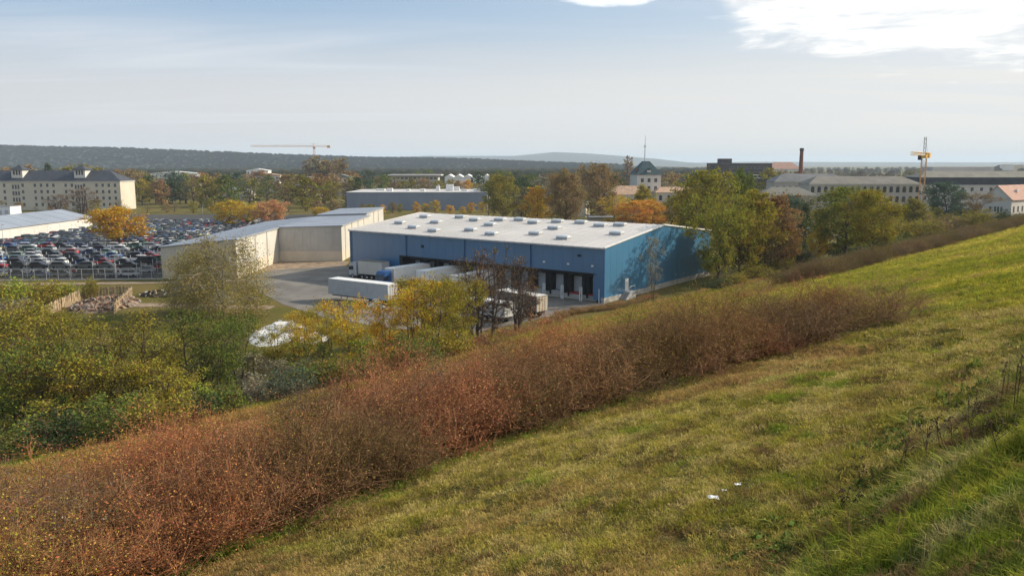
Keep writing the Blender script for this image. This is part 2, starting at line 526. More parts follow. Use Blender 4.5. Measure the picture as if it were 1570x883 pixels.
z0, z1, z2 = zone_of(gx, gy)
ns_, nw = SS.shape
vid = np.arange(ns_ * nw).reshape(ns_, nw)
quads = np.stack([vid[:-1, :-1], vid[1:, :-1], vid[1:, 1:], vid[:-1, 1:]], -1).reshape(-1, 4)


def np_mesh(name, verts, faces, mats, tint=None, tint_name='tint', smooth=False):
    me = bpy.data.meshes.new(name)
    verts = np.asarray(verts, np.float32); faces = np.asarray(faces, np.int32)
    k = faces.shape[1]
    me.vertices.add(len(verts)); me.vertices.foreach_set('co', verts.ravel())
    me.loops.add(faces.size); me.loops.foreach_set('vertex_index', faces.ravel())
    me.polygons.add(len(faces)); me.polygons.foreach_set('loop_start', np.arange(0, faces.size, k, dtype=np.int32))
    if smooth: me.polygons.foreach_set('use_smooth', np.ones(len(faces), bool))
    if not isinstance(mats, (list, tuple)): mats = [mats]
    for m in mats: me.materials.append(m)
    if tint is not None:
        a = me.attributes.new(tint_name, 'FLOAT_COLOR', 'POINT')
        tt = np.ones((len(verts), 4), np.float32); tt[:, :3] = tint
        a.data.foreach_set('color', tt.ravel())
    me.update(calc_edges=True)
    me.validate()
    return me


gm = np_mesh('ground', np.stack([gx, gy, gzv], -1).reshape(-1, 3), quads, M['ground'],
             np.stack([z0, z1, z2], -1).reshape(-1, 3), 'zone', smooth=True)
# right-handed winding check: make normals face up
g_o = link('ground', gm)
if gm.polygons[0].normal.z < 0:
    gm.flip_normals()
tag(g_o, kind='structure')


def sheet(name, pts, z, material, label=None):
    """flat sheet from a plan polygon"""
    me = bpy.data.meshes.new(name)
    me.from_pydata([(x, y, z) for x, y in pts], [], [tuple(range(len(pts)))])
    me.materials.append(material)
    if me.polygons[0].normal.z < 0: me.flip_normals()
    o = link(name, me)
    return tag(o, label, kind='structure')


def ribbon(name, pts, width, material, lift=0.03, z=None):
    """a path draped on the ground"""
    P = [Vector((p[0], p[1], 0)) for p in pts]
    dense = []
    for a, b in zip(P, P[1:]):
        n = max(1, int((b - a).length / 2))
        dense += [a.lerp(b, i / n) for i in range(n)]
    dense.append(P[-1])
    v, f = [], []
    for i, p in enumerate(dense):
        d = (dense[min(i + 1, len(dense) - 1)] - dense[max(i - 1, 0)]).normalized()
        nrm = Vector((-d.y, d.x, 0))
        w_ = width * (1 + 0.15 * sin(i * 0.7)) / 2
        for k in (-1, -0.33, 0.33, 1):
            q = p + nrm * k * w_
            v.append((q.x, q.y, (float(gz(q.x, q.y)) if z is None else z) + lift))
    for i in range(len(dense) - 1):
        for k in range(3):
            a = i * 4 + k
            f.append((a, a + 4, a + 5, a + 1))
    me = bpy.data.meshes.new(name); me.from_pydata(v, [], f); me.materials.append(material)
    if me.polygons[0].normal.z < 0: me.flip_normals()
    return tag(link(name, me), kind='structure')


AB_A, AB_B = (16.5, 143.0), (-37.0, 183.0)
sheet('asphalt_yard', [(-56, 190), (-60, 178), (-52, 160), (-41, 142), (-31, 130), (-20, 122), (-8, 115), (-2, 117), (8, 127), (16, 139.5), (17, 143), (-30, 180), (-41, 197)], 0.035, M['asphalt'])
sheet('dirt_strip', [(-60, 179), (-56, 188), (-41, 196), (-42, 206.5), (-60.5, 206.5)], 0.028, M['dirt'])
sheet('scrap_yard_ground', [(-260, 172), (-76, 174.5), (-77, 300), (-60, 300), (-70, 400), (-230, 400)], 0.02, M['lot'])
ribbon('dirt_track', [(-140, 163), (-112, 166), (-90, 167.5), (-76, 169), (-62, 171), (-54, 175)], 3.2, M['dirt'], z=0.02)
ribbon('dirt_track', [(-90, 139), (-76, 141), (-64, 141.5), (-52, 140), (-42, 139)], 3.5, M['dirt'], z=0.02)
pth = [hit(*p)[:2] for p in ((610, 583), (650, 571), (710, 556), (790, 533), (870, 512), (1000, 480), (1080, 461), (1140, 443), (1190, 425), (1240, 409))]
a0, a1 = Vector(pth[0]), Vector(pth[1])
pth = [tuple(a0 + (a0 - a1).normalized() * 60)] + pth + [(110, 245)]
ribbon('footpath', pth, 2.0, M['dirt'], lift=0.03)

# ------------------------------------------------------------------ distant hills
def ridge(name, y, prof, depth, col1, col2, base_drop=0.0):
    """a wooded ridge whose crest passes through given directions, extended past the frame both ways"""
    pts = [at(px, py + (2.6 if y < 4000 else 0), y) for px, py in prof]
    v, fcs = [], []
    rows = 9
    xs = np.linspace(pts[0][0], pts[-1][0], 320)
    zs = np.interp(xs, [p[0] for p in pts], [p[2] for p in pts])
    for j in range(rows):
        t = j / (rows - 1)
        for i, x in enumerate(xs):
            if t <= 0.6:
                q = t / 0.6; h = zs[i] * (q * q * (3 - 2 * q))
            else:
                q = (t - 0.6) / 0.4; h = zs[i] * (1 - q * q * 0.9)
            h = max(h, 0) - 1.0 + (rng.normal(0, 0.9) if 0 < t < 1 else 0)
            v.append((x * (1 + 0.0 * t), y + (t - 0.6) * depth, h))
    n = len(xs)
    for j in range(rows - 1):
        for i in range(n - 1):
            a = j * n + i; fcs.append((a, a + 1, a + n + 1, a + n))
    m = mat(name + '_forest', col1, 1.0, 0.2, 0.008, col2=col2, bump=0.0)
    me = np_mesh(name, v, fcs, m, smooth=True)
    return tag(link(name, me), kind='structure'), xs, zs


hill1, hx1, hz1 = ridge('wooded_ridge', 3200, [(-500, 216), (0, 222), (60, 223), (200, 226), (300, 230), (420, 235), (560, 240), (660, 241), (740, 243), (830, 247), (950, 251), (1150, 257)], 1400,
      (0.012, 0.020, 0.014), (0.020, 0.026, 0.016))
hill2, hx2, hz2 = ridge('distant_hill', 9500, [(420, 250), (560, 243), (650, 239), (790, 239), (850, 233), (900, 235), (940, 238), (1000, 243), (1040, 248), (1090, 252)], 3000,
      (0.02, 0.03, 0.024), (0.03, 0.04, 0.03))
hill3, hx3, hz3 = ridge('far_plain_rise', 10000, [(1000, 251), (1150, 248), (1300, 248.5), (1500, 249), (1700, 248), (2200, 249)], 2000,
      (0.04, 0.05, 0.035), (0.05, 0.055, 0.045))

# ------------------------------------------------------------------ trees
def quads_at(c, size, r):
    """randomly turned small quads; c (n,3)"""
    n = len(c)
    a = r.normal(size=(n, 3)); a /= np.linalg.norm(a, axis=1, keepdims=True)
    b = np.cross(a, r.normal(size=(n, 3))); b /= np.linalg.norm(b, axis=1, keepdims=True)
    sz = size * r.uniform(0.6, 1.3, (n, 1))
    a = a * sz; b = b * sz * 0.7
    v = np.stack([c - a, c - b * 0.9, c + a, c + b * 0.9], 1).reshape(-1, 3)
    f = np.arange(4 * n).reshape(n, 4)
    return v, f


def gen_tree(seed, Ht=10.0, R=4.0, base=0.25, limbs=12, sub=5, leaves=3500, lsize=0.16, spread=0.45, shape='round', droop=0.0, stems=1,
             trunk_r=0.22, bark='bark', bare_sub=3, lean=0.0):
    r = np.random.default_rng(seed)
    mb = MB(); tips = []

    def env(t):  # crown radius at relative height
        if shape == 'round': return max(0.12, math.sqrt(max(0.0, 1 - (2 * ((t - base) / (1 - base)) - 0.9) ** 2 * 0.95)))
        if shape == 'oval': return max(0.15, sin(pi * min(1, max(0.04, (t - base) / (1 - base))) ** 0.8))
        if shape == 'cone': return max(0.05, 1 - (t - base) / (1 - base))
        if shape == 'column': return 0.9 if t < 0.8 else max(0.1, (1 - t) / 0.2)
        if shape == 'fan': return 0.35 + 0.65 * min(1, max(0, (t - base) / (0.75 - base)))
        return 1
    for st in range(stems):
        off = Vector((0, 0, 0)) if stems == 1 else Vector((r.normal() * 0.35, r.normal() * 0.35, 0))
        lx, ly = r.normal() * 0.05 * Ht * (2.2 if stems > 1 else 1) + lean, r.normal() * 0.05 * Ht * (2.2 if stems > 1 else 1)
        pts = []
        K = 7
        for i in range(K + 1):
            t = i / K
            pts.append(off + Vector((lx * t ** 1.3 + r.normal() * 0.01 * Ht * (i > 0), ly * t ** 1.3 + r.normal() * 0.01 * Ht * (i > 0), t * Ht * 0.93)))
        tr = trunk_r / math.sqrt(stems)
        for i in range(K):
            mb.tube(pts[i] - Vector((0, 0, 0.3 if i == 0 else 0)), pts[i + 1], tr * (1.25 if i == 0 else (1 - i / K)) + 0.015, tr * (1 - (i + 1) / K) + 0.015, 6, cap=False)
        tips.append((pts[K], 1.0)); tips.append((pts[K - 1], 0.8))
        for li in range(limbs // stems):
            t = base + (0.97 - base) * ((li + r.uniform(0, 1)) / (limbs // stems)) ** 0.9
            t0 = max(0.08, t - 0.16 * r.uniform(0.4, 1.2)) if shape != 'cone' else t
            q = t0 / 0.93 * K
            i = min(K - 1, int(q)); p0 = pts[i].lerp(pts[i + 1], q - i)
            ang = li * 2.4 + r.uniform(-0.5, 0.5)
            ln = R * env(t) * r.uniform(0.7, 1.12)
            end = Vector((p0.x + cos(ang) * ln, p0.y + sin(ang) * ln, t * Ht + r.normal() * 0.03 * Ht - droop * ln * 0.4))
            mid = p0.lerp(end, 0.5) + Vector((r.normal() * 0.08 * ln, r.normal() * 0.08 * ln, 0.10 * ln))
            lr = tr * (1 - t) * 0.45 + 0.03
            mb.tube(p0, mid, lr, lr * 0.6, 4, cap=False); mb.tube(mid, end, lr * 0.6, 0.012, 4, cap=False)
            tips.append((end, 1.0)); tips.append((mid, 0.45))
            for k in range(sub):
                u = r.uniform(0.25, 0.95)
                b0 = mid.lerp(end, (u - 0.5) * 2) if u > 0.5 else p0.lerp(mid, u * 2)
                sl = ln * r.uniform(0.3, 0.6) * (1.15 - 0.5 * u) + 0.25
                d = Vector((cos(ang) * 0.6 + r.normal() * 0.75, sin(ang) * 0.6 + r.normal() * 0.75, 0.35 + r.normal() * 0.4 - droop)).normalized()
                b1 = b0 + d * sl
                mb.tube(b0, b1, lr * 0.4 + 0.006, 0.008, 3, cap=False)
                tips.append((b1, 0.8)); tips.append((b0.lerp(b1, 0.6), 0.5))
                for kk in range(bare_sub):
                    c0 = b0.lerp(b1, r.uniform(0.3, 1)); d2 = (d + Vector(r.normal(size=3)) * 0.6 + Vector((0, 0, 0.15 - droop * 1.6))).normalized()
                    c1 = c0 + d2 * sl * r.uniform(0.35, 0.6)
                    mb.tube(c0, c1, 0.012, 0.006, 3, cap=False)
                    tips.append((c1, 0.5))
    wood = mb.mesh('trunk', M[bark])
    if leaves == 0: return wood, None
    wts = np.array([w_ for _, w_ in tips]) * r.uniform(0.25, 1.6, len(tips))
    P = np.array([list(p) for p, _ in tips])
    idx = r.choice(len(P), leaves, p=wts / wts.sum())
    sg = spread * r.uniform(0.5, 1.3, (leaves, 1))
    c = P[idx] + r.normal(size=(leaves, 3)) * sg * np.array([1, 1, 0.6 if droop < 0.2 else 1.2])
    if droop > 0.2: c[:, 2] -= np.abs(r.normal(size=leaves)) * 0.6
    c[:, 2] = np.maximum(c[:, 2], 0.15)
    v, f = quads_at(c, lsize, r)
    ct = r.uniform(0, 1, len(P))[idx] * 0.55 + r.uniform(0, 1, leaves) * 0.45
    ch = r.uniform(0, 1, len(P))[idx] * 0.7 + r.uniform(0, 1, leaves) * 0.3
    tint = np.repeat(np.stack([ct, ch, ct], 1), 4, 0)
    crown = np_mesh('crown', v, f, M['leaf'], tint)
    return wood, crown


def gen_shrub(seed, Ht=2.0, R=1.2, stems=26, leaves=700, lsize=0.05, twigs=5, tw=0.007, top=True, bark='twig', arch=0.0, up=0.35):
    r = np.random.default_rng(seed)
    mb = MB(); tips = []
    for i in range(stems):
        a = r.uniform(0, 2 * pi); rr = R * math.sqrt(r.uniform(0, 1))
        p0 = Vector((cos(a) * rr * 0.4, sin(a) * rr * 0.4, -0.1))
        h = Ht * r.uniform(0.5, 1.08) * (1 - 0.45 * (rr / R) ** 2)
        p1 = Vector((cos(a) * rr * 0.75 + r.normal() * 0.12, sin(a) * rr * 0.75 + r.normal() * 0.12, h * (0.6 + 0.15 * arch)))
        p2 = Vector((cos(a) * rr * 1.1 + r.normal() * 0.25, sin(a) * rr * 1.1 + r.normal() * 0.25, h))
        if arch:
            p3 = p2 + Vector((cos(a) * 0.3 + r.normal() * 0.25, sin(a) * 0.3 + r.normal() * 0.25, -arch * r.uniform(0.0, 0.35)))
            mb.tube(p2, p3, tw * 0.6, tw * 0.3, 3, cap=False); tips.append(p3)
        mb.tube(p0, p1, tw * 1.7, tw * 1.2, 3, cap=False); mb.tube(p1, p2, tw * 1.2, tw * 0.5, 3, cap=False)
        tips += [p2, p1]
        for k in range(twigs):
            u = r.uniform(0.1, 1.0) ** 0.8
            b0 = p1.lerp(p2, (u - 0.4) / 0.6) if u > 0.4 else p0.lerp(p1, u / 0.4)
            d = Vector((r.normal() * 0.8, r.normal() * 0.8, up + r.normal() * 0.45)).normalized()
            b1 = b0 + d * r.uniform(0.2, 0.6) * Ht * 0.4
            b2 = b1 + (d + Vector(r.normal(size=3)) * 0.6).normalized() * r.uniform(0.1, 0.3)
            mb.tube(b0, b1, tw * 0.8, tw * 0.45, 3, cap=False); mb.tube(b1, b2, tw * 0.45, tw * 0.25, 3, cap=False)
            tips.append(b1); tips.append(b2); tips.append(b0.lerp(b1, 0.6))
    wood = mb.mesh('stems', M[bark])
    if not leaves: return wood, None
    P = np.array([list(p) for p in tips]); idx = r.integers(0, len(P), leaves)
    c = P[idx] + r.normal(size=(leaves, 3)) * 0.13
    c[:, 2] = np.maximum(c[:, 2], 0.05)
    v, f = quads_at(c, lsize, r)
    ct = r.uniform(0, 1, len(P))[idx] * 0.5 + r.uniform(0, 1, leaves) * 0.5
    ch = r.uniform(0, 1, len(P))[idx] * 0.6 + r.uniform(0, 1, leaves) * 0.4
    return wood, np_mesh('leaves', v, f, M['leaf'], np.repeat(np.stack([ct, ch, ct], 1), 4, 0))


PT = {
    'round': [gen_tree(11 + i, 10, 4.2, 0.2, 22, 7, 9000, 0.16, 0.42, 'round') for i in range(3)],
    'oval': [gen_tree(31 + i, 10, 3.2, 0.15, 24, 6, 8000, 0.15, 0.40, 'oval') for i in range(3)],
    'layer': [gen_tree(51 + i, 10, 5.0, 0.22, 20, 8, 8500, 0.15, 0.36, 'fan') for i in range(2)],
    'light': [gen_tree(61 + i, 10, 3.6, 0.2, 24, 6, 6800, 0.115, 0.38, 'fan', stems=3, trunk_r=0.2) for i in range(4)],
    'thin': [gen_tree(71 + i, 10, 3.0, 0.25, 22, 6, 2600, 0.10, 0.38, 'oval', stems=2, trunk_r=0.16) for i in range(3)],
    'birch': [gen_tree(81 + i, 10, 4.0, 0.16, 30, 9, 24000, 0.075, 0.5, 'round', droop=0.55, bark='birch_bark', trunk_r=0.16, stems=2) for i in range(2)],
    'bare': [gen_tree(91 + i, 10, 3.2, 0.2, 34, 8, 420, 0.10, 0.3, 'oval', stems=4, trunk_r=0.26, bare_sub=7) for i in range(3)],
    'conifer': [gen_tree(95, 10, 2.4, 0.05, 34, 6, 5000, 0.14, 0.28, 'cone', droop=0.25)],
    'poplar': [gen_tree(97, 10, 1.0, 0.08, 26, 5, 2600, 0.14, 0.28, 'column')],
    'sapling': [gen_tree(99 + i, 6, 1.7, 0.15, 16, 5, 1500, 0.10, 0.26, 'oval', stems=2, trunk_r=0.09) for i in range(3)],
}
PT_FAR = {
    'round': [gen_tree(211 + i, 10, 4.3, 0.12, 16, 3, 1500, 0.34, 0.6, 'round', bare_sub=0) for i in range(4)],
    'oval': [gen_tree(231 + i, 10, 3.0, 0.1, 16, 3, 1300, 0.32, 0.55, 'oval', bare_sub=0) for i in range(3)],
    'bare': [gen_tree(251 + i, 10, 3.6, 0.15, 20, 5, 500, 0.18, 0.5, 'round', bare_sub=2, trunk_r=0.3) for i in range(2)],
    'conifer': [gen_tree(261, 10, 2.2, 0.05, 22, 3, 1200, 0.3, 0.4, 'cone', bare_sub=0)],
    'poplar': [gen_tree(271, 10, 0.9, 0.05, 18, 3, 800, 0.26, 0.35, 'column', bare_sub=0)],
}
SH = {
    'thicket': [gen_shrub(300 + i, 2.0, 1.2, 30, 1100, 0.055, 6, 0.009) for i in range(3)],
    'hedge': [gen_shrub(320 + i, 2.0, 1.1, 60, 2600, 0.017, 14, 0.0046, arch=0.45, up=0.75) for i in range(5)],
    'bramble': [gen_shrub(340 + i, 1.3, 1.3, 30, 1300, 0.06, 5, 0.009) for i in range(2)],
    'leafy': [gen_shrub(350 + i, 3.0, 1.8, 40, 2600, 0.10, 6, 0.014) for i in range(3)],
}
# foliage colours (reflectance)
C = dict(olive=(0.19, 0.165, 0.028), green=(0.105, 0.13, 0.028), dgreen=(0.050, 0.072, 0.026), yellow=(0.40, 0.28, 0.03), gold=(0.42, 0.25, 0.025),
         orange=(0.44, 0.23, 0.04), rust=(0.24, 0.145, 0.06), brown=(0.21, 0.15, 0.065), ygreen=(0.23, 0.19, 0.028), lime=(0.22, 0.25, 0.03),
         grey=(0.20, 0.18, 0.12), pink=(0.35, 0.195, 0.09), blueg=(0.065, 0.095, 0.06), redb=(0.25, 0.115, 0.055))
CW = dict(olive='olive green', green='green', dgreen='dark green', yellow='yellow', gold='golden', orange='orange', rust='rusty brown', brown='brown',
          ygreen='yellow green', lime='bright green', grey='grey brown', pink='salmon coloured', blueg='bluish green', redb='reddish brown')
_tc = [0]


def tree(kind, x, y, h, wd=None, col='olive', label=None, far=False, group=None, z=None, name='tree', bark=None, cat='tree'):
    lib = (PT_FAR if far else PT)[kind]
    wood, crown = lib[_tc[0] % len(lib)]
    _tc[0] += 1
    Hp = 6.0 if kind == 'sapling' else 10.0
    hs = h / Hp
    bw = {'round': 8.8, 'oval': 6.6, 'layer': 10.5, 'light': 8.0, 'thin': 6.6, 'birch': 8.6, 'bare': 6.8, 'conifer': 5, 'poplar': 2.2, 'sapling': 3.6}[kind]
    ws = (wd / bw) if wd else hs
    zz = float(gz(x, y)) if z is None else z
    e = empty(name, (x, y, zz - 0.05), random.uniform(0, 6.28), label, cat, group)
    e.scale = (ws, ws, hs)
    link('trunk', wood, e)
    if crown:
        c = C[col] if isinstance(col, str) else col
        k = random.uniform(0.88, 1.14)
        link('crown', crown, e, color=tuple(v * k for v in c))
    return e


def P(px, py, top, wpx=None):
    """stand a thing where the ground shows at (px, py); height to the row top; width in metres"""
    x, y, z = hit(px, py)
    r = ray(px, top)
    h = H + r[2] * (y / r[1]) - z
    w_ = wpx * y / F if wpx else None
    return x, y, h, w_


def T(kind, px, py, top, wpx, col, label, **kw):
    x, y, h, w_ = P(px, py, top, wpx)
    return tree(kind, x, y, h, w_, col, label, **kw)


def shrub(kind, x, y, h, w_, col, label=None, twig=(1, 1, 1), group=None, name='shrub', parent=None, z=None, cat='shrub'):
    lib = SH[kind]; wood, leaves = lib[_tc[0] % len(lib)]; _tc[0] += 1
    Hp = {'bramble': 1.3, 'leafy': 3.0}.get(kind, 2.0); Rp = {'thicket': 2.6, 'hedge': 2.3, 'bramble': 2.8, 'leafy': 3.9}[kind]
    zz = float(gz(x, y)) if z is None else z
    e = empty(name, (x, y, zz), random.uniform(0, 6.28), label, cat, group)
    e.scale = (w_ / Rp, w_ / Rp, h / Hp)
    link('stems', wood, e, color=twig)
    if leaves:
        c = C[col] if isinstance(col, str) else col
        link('leaves', leaves, e, color=c)
    return e


# -- trees that stand out
T('round', 184, 378, 318, 92, 'gold', 'golden maple with a dark trunk standing among the scrap cars')
T('birch', 350, 486, 354, 150, (0.25, 0.205, 0.07), 'tall drooping birch with thin pale leaves before the long pale hall', name='birch_tree')
T('birch', 300, 480, 378, 90, (0.25, 0.22, 0.07), 'smaller olive birch at the left flank of the tall drooping birch', name='birch_tree')
T('bare', 760, 528, 372, 78, 'brown', 'tallest bare tree with dark stems left of the dirty white box trailer')
T('bare', 735, 520, 372, 84, 'rust', 'bare dark tree at the back left of the many stemmed bare trees')
T('bare', 792, 515, 384, 76, 'brown', 'bare dark tree with brown remnants before the loading docks')
T('bare', 722, 532, 400, 50, 'olive', 'bare thin tree at the right edge of the golden thicket trees')
T('bare', 812, 496, 420, 34, 'orange', 'small tree with a few orange leaves before the loading docks')
T('thin', 1000, 462, 360, 34, 'grey', 'slim bare tree with green leaves at its tip before the sunlit blue gable')
T('layer', 1100, 440, 312, 100, (0.20, 0.19, 0.03), 'broad olive tree with layered branches at the far end of the sunlit blue gable wall')
T('round', 1132, 432, 322, 84, 'ygreen', 'olive tree between the broad layered tree and the brown path tree')
T('oval', 1150, 426, 285, 84, 'ygreen', 'tall yellow green tree behind the brown tree by the path')
T('oval', 1190, 420, 300, 80, 'rust', 'rusty brown tree left of the white lorry by the path')
T('light', 1172, 424, 330, 74, 'brown', 'thin brown tree in front of the rusty brown tree by the path')
T('round', 1205, 412, 352, 34, 'gold', 'small orange gold tree at the left side of the white lorry')
T('round', 1254, 404, 345, 36, 'yellow', 'small yellow orange tree hiding the right side of the white lorry')
T('round', 1075, 385, 262, 86, (0.24, 0.215, 0.03), 'large yellow green tree behind the far corner of the blue warehouse')
T('round', 1046, 380, 292, 44, 'yellow', 'small yellow tree at the back right corner of the blue warehouse roof')
T('round', 1130, 380, 262, 56, 'green', 'round green tree before the dark brown factory block')
T('round', 1296, 398, 288, 104, (0.15, 0.155, 0.028), 'large olive green tree right of the white lorry')
T('round', 1340, 392, 290, 80, 'ygreen', 'large yellow green tree under the arcaded long building')
T('conifer', 1233, 380, 312, 40, 'dgreen', 'dark conifer behind the white lorry', name='conifer_tree')
T('round', 1210, 372, 300, 50, 'blueg', 'dark bluish tree before the low pale wing with arched windows')
T('round', 1453, 345, 279, 62, 'blueg', 'bluish green round tree before the long pale depot')
T('oval', 1398, 360, 305, 60, 'olive', 'olive tree under the yellow tower crane')
T('light', 1492, 345, 297, 50, 'brown', 'thin yellow brown tree left of the red roofed house')
T('oval', 824, 352, 283, 44, 'gold', 'orange topped tree right behind the blue warehouse roof')
T('round', 868, 352, 262, 60, 'brown', 'large bare brown tree left of the beige transformer tower')
T('round', 918, 340, 252, 60, 'brown', 'tall brown round tree behind the beige transformer tower')
T('round', 772, 345, 266, 52, 'olive', 'olive brown tree right of the grey warehouse')
T('bare', 800, 350, 285, 40, 'brown', 'bare grey brown tree left of the orange topped tree')
T('round', 968, 356, 308, 58, 'orange', 'bright orange tree behind the blue warehouse roof, left of the villa tower', )
T('round', 1003, 354, 306, 48, 'orange', 'deep orange tree behind the blue warehouse roof, below the villa tower')
T('oval', 985, 350, 284, 44, 'ygreen', 'yellow green tree in front of the villa tower')
T('light', 940, 352, 300, 50, 'yellow', 'thin yellow tree right of the beige transformer tower')
T('round', 1028, 352, 300, 40, 'olive', 'olive tree at the right of the deep orange tree')
T('round', 415, 348, 308, 56, 'pink', 'salmon coloured round tree at the back edge of the scrap yard')
T('round', 352, 347, 308, 50, 'yellow', 'bright yellow tree at the back edge of the scrap yard')
T('light', 384, 346, 312, 44, 'yellow', 'loose yellow tree next to the salmon coloured tree')
T('round', 491, 336, 318, 26, 'yellow', 'small bright yellow bush tree by the pale hall roof')
T('bare', 130, 328, 283, 56, 'pink', 'bare reddish tree in front of the long barracks')
T('bare', 88, 328, 296, 44, 'rust', 'small bare rust coloured tree in front of the long barracks')
T('poplar', 960, 285, 237, 8, 'rust', 'slim bare poplar left of the villa tower, the left of two', far=True, name='poplar_tree')
T('poplar', 966, 285, 239, 6, 'rust', 'slim bare poplar left of the villa tower, the right of two', far=True, name='poplar_tree')

# -- the belt of small trees along the toe of the slope
belt = []
spots = [('light', 466, 545, 478, 56, 'yellow'), ('light', 505, 550, 468, 64, 'ygreen'), ('light', 545, 570, 462, 74, 'yellow'), ('light', 590, 568, 452, 78, 'gold'),
         ('light', 630, 560, 436, 80, 'yellow'), ('light', 672, 552, 428, 86, 'ygreen'), ('light', 706, 540, 424, 70, 'ygreen'), ('sapling', 560, 578, 512, 50, 'lime'),
         ('sapling', 610, 572, 508, 56, 'green'), ('sapling', 500, 585, 520, 60, 'green'), ('sapling', 655, 560, 495, 50, 'ygreen'), ('sapling', 700, 548, 480, 46, 'olive'),
         ('sapling', 450, 590, 512, 60, 'olive'), ('light', 650, 530, 436, 76, 'gold'), ('light', 690, 528, 428, 66, 'yellow')]
for k, px, py, top, wp, col in spots:
    belt.append((T(k, px, py, top, wp, col, None, group='small trees along the foot of the slope'), px, col, k))
left = [('thin', 30, 640, 470, 150, 'olive'), ('light', -20, 660, 478, 170, 'olive'), ('light', 40, 684, 530, 170, 'green'), ('thin', 100, 672, 480, 130, 'olive'),
        ('light', 110, 668, 538, 150, 'ygreen'), ('thin', 165, 650, 490, 120, 'olive'), ('light', 190, 655, 550, 120, 'olive'), ('thin', 230, 640, 470, 120, 'olive'),
        ('light', 268, 640, 548, 110, 'ygreen'), ('thin', 300, 625, 470, 120, 'green'), ('light', 330, 618, 490, 110, 'green'), ('thin', 370, 600, 480, 80, 'green'),
        ('light', 428, 572, 500, 66, 'ygreen'), ('light', 462, 566, 494, 60, 'yellow'), ('light', 60, 600, 480, 140, 'olive'), ('thin', 140, 600, 500, 120, 'olive'), ('light', 350, 560, 500, 90, 'green'), ('sapling', 392, 600, 540, 70, 'grey'),
        ('sapling', 430, 604, 548, 70, 'grey'), ('light', 10, 560, 470, 120, 'ygreen'), ('light', 255, 575, 505, 120, 'olive'), ('sapling', 320, 640, 590, 60, 'lime'),
        ('sapling', 0, 690, 610, 90, 'green'), ('sapling', 80, 690, 610, 90, 'olive'), ('sapling', 150, 678, 600, 90, 'green'), ('sapling', 225, 655, 590, 80, 'olive')]
for k, px, py, top, wp, col in left:
    belt.append((T(k, px, py, top, wp, col, None, group='small trees along the foot of the slope'), px, col, k))
KN = dict(light='open crowned', thin='thin leaved', sapling='low bushy')


def order_labels(lst, fmt):
    """lst of (obj, px, words); same words are told apart by their order from the left"""
    ORD = ['leftmost', 'second', 'third', 'fourth', 'fifth', 'sixth', 'seventh', 'eighth', 'ninth', 'tenth', 'eleventh', 'twelfth', 'thirteenth', 'fourteenth', 'fifteenth',
           'sixteenth', 'seventeenth', 'eighteenth', 'nineteenth', 'twentieth']
    by = {}
    for o, px, wds in lst: by.setdefault(wds, []).append((px, o))
    for wds, its in by.items():
        its.sort(key=lambda q: q[0])
        for i, (px, o) in enumerate(its):
            if len(its) == 1: o['label'] = fmt.format(w=wds, o='the only one')
            else:
                od = ORD[i] + (' from the left' if i else '') if i < 20 else ('%dth from the left' % (i + 1) if (i + 1) % 10 not in (1, 2, 3) else '%d from the left' % (i + 1))
                o['label'] = fmt.format(w=wds, o=od)


order_labels([(o, px, KN[k] + ' ' + CW[c] + ' tree') for o, px, c, k in belt], '{w} at the foot of the slope, {o}')

gp = []
for px, py, top, wp, col in [(20, 470, 428, 90, 'lime'), (75, 466, 430, 60, 'ygreen'), (105, 462, 432, 40, 'lime'), (-20, 475, 425, 80, 'ygreen'), (140, 458, 425, 26, 'olive'),
                             (20, 500, 455, 90, 'grey'), (70, 510, 470, 60, 'olive')]:
    x, y, h, w_ = P(px, py, top, wp)
    gp.append((shrub('leafy', x, y, h, w_, col, None, group='bushes outside the scrap yard fence', name='bush', cat='bush'), px, CW[col] + ' bush'))
order_labels(gp, '{w} outside the scrap yard fence, {o}')

lw = []
for px, py, top, wp, col, kind in [(480, 600, 552, 90, 'green', 'leafy'), (440, 612, 566, 80, 'blueg', 'leafy'), (560, 585, 540, 80, 'green', 'leafy'), (640, 566, 520, 80, 'green', 'leafy'), (690, 552, 505, 70, 'ygreen', 'leafy'),
                                   (400, 620, 575, 90, 'grey', 'leafy'), (340, 640, 590, 90, 'green', 'leafy'), (260, 662, 600, 110, 'olive', 'leafy'), (180, 680, 620, 110, 'green', 'leafy'), (100, 694, 630, 120, 'dgreen', 'leafy'), (20, 708, 640, 120, 'green', 'leafy'),
                                   (520, 592, 545, 80, 'ygreen', 'leafy'), (600, 575, 530, 80, 'ygreen', 'leafy'), (300, 650, 600, 80, 'dgreen', 'leafy'),
                                   (735, 538, 505, 50, 'redb', 'thicket'), (770, 522, 495, 50, 'redb', 'thicket'), (765, 532, 505, 40, 'ygreen', 'thicket'),
                                   (1105, 446, 425, 50, 'dgreen', 'leafy'), (1160, 430, 405, 60, 'olive', 'leafy'), (1195, 420, 392, 60, 'olive', 'leafy'), (1225, 410, 372, 40, 'dgreen', 'leafy'), (1130, 440, 418, 40, 'ygreen', 'leafy'), (1245, 402, 380, 36, 'grey', 'leafy'),
                                   (1290, 396, 365, 80, 'dgreen', 'leafy'), (1350, 385, 350, 90, 'green', 'leafy'), (1410, 370, 335, 80, 'olive', 'leafy'), (1450, 362, 330, 80, 'brown', 'leafy'), (1500, 352, 322, 70, 'olive', 'leafy'), (1380, 375, 330, 60, 'ygreen', 'leafy'), (1545, 345, 322, 50, 'dgreen', 'leafy')]:
    x, y, h, w_ = P(px, py, top, wp)
    lw.append((shrub(kind, x, y, h, w_, col, None, group='undergrowth bushes at the foot of the slope', name='bush', cat='bush'), px, CW[col] + ' bush'))
order_labels(lw, '{w} in undergrowth at the slope foot, {o}')

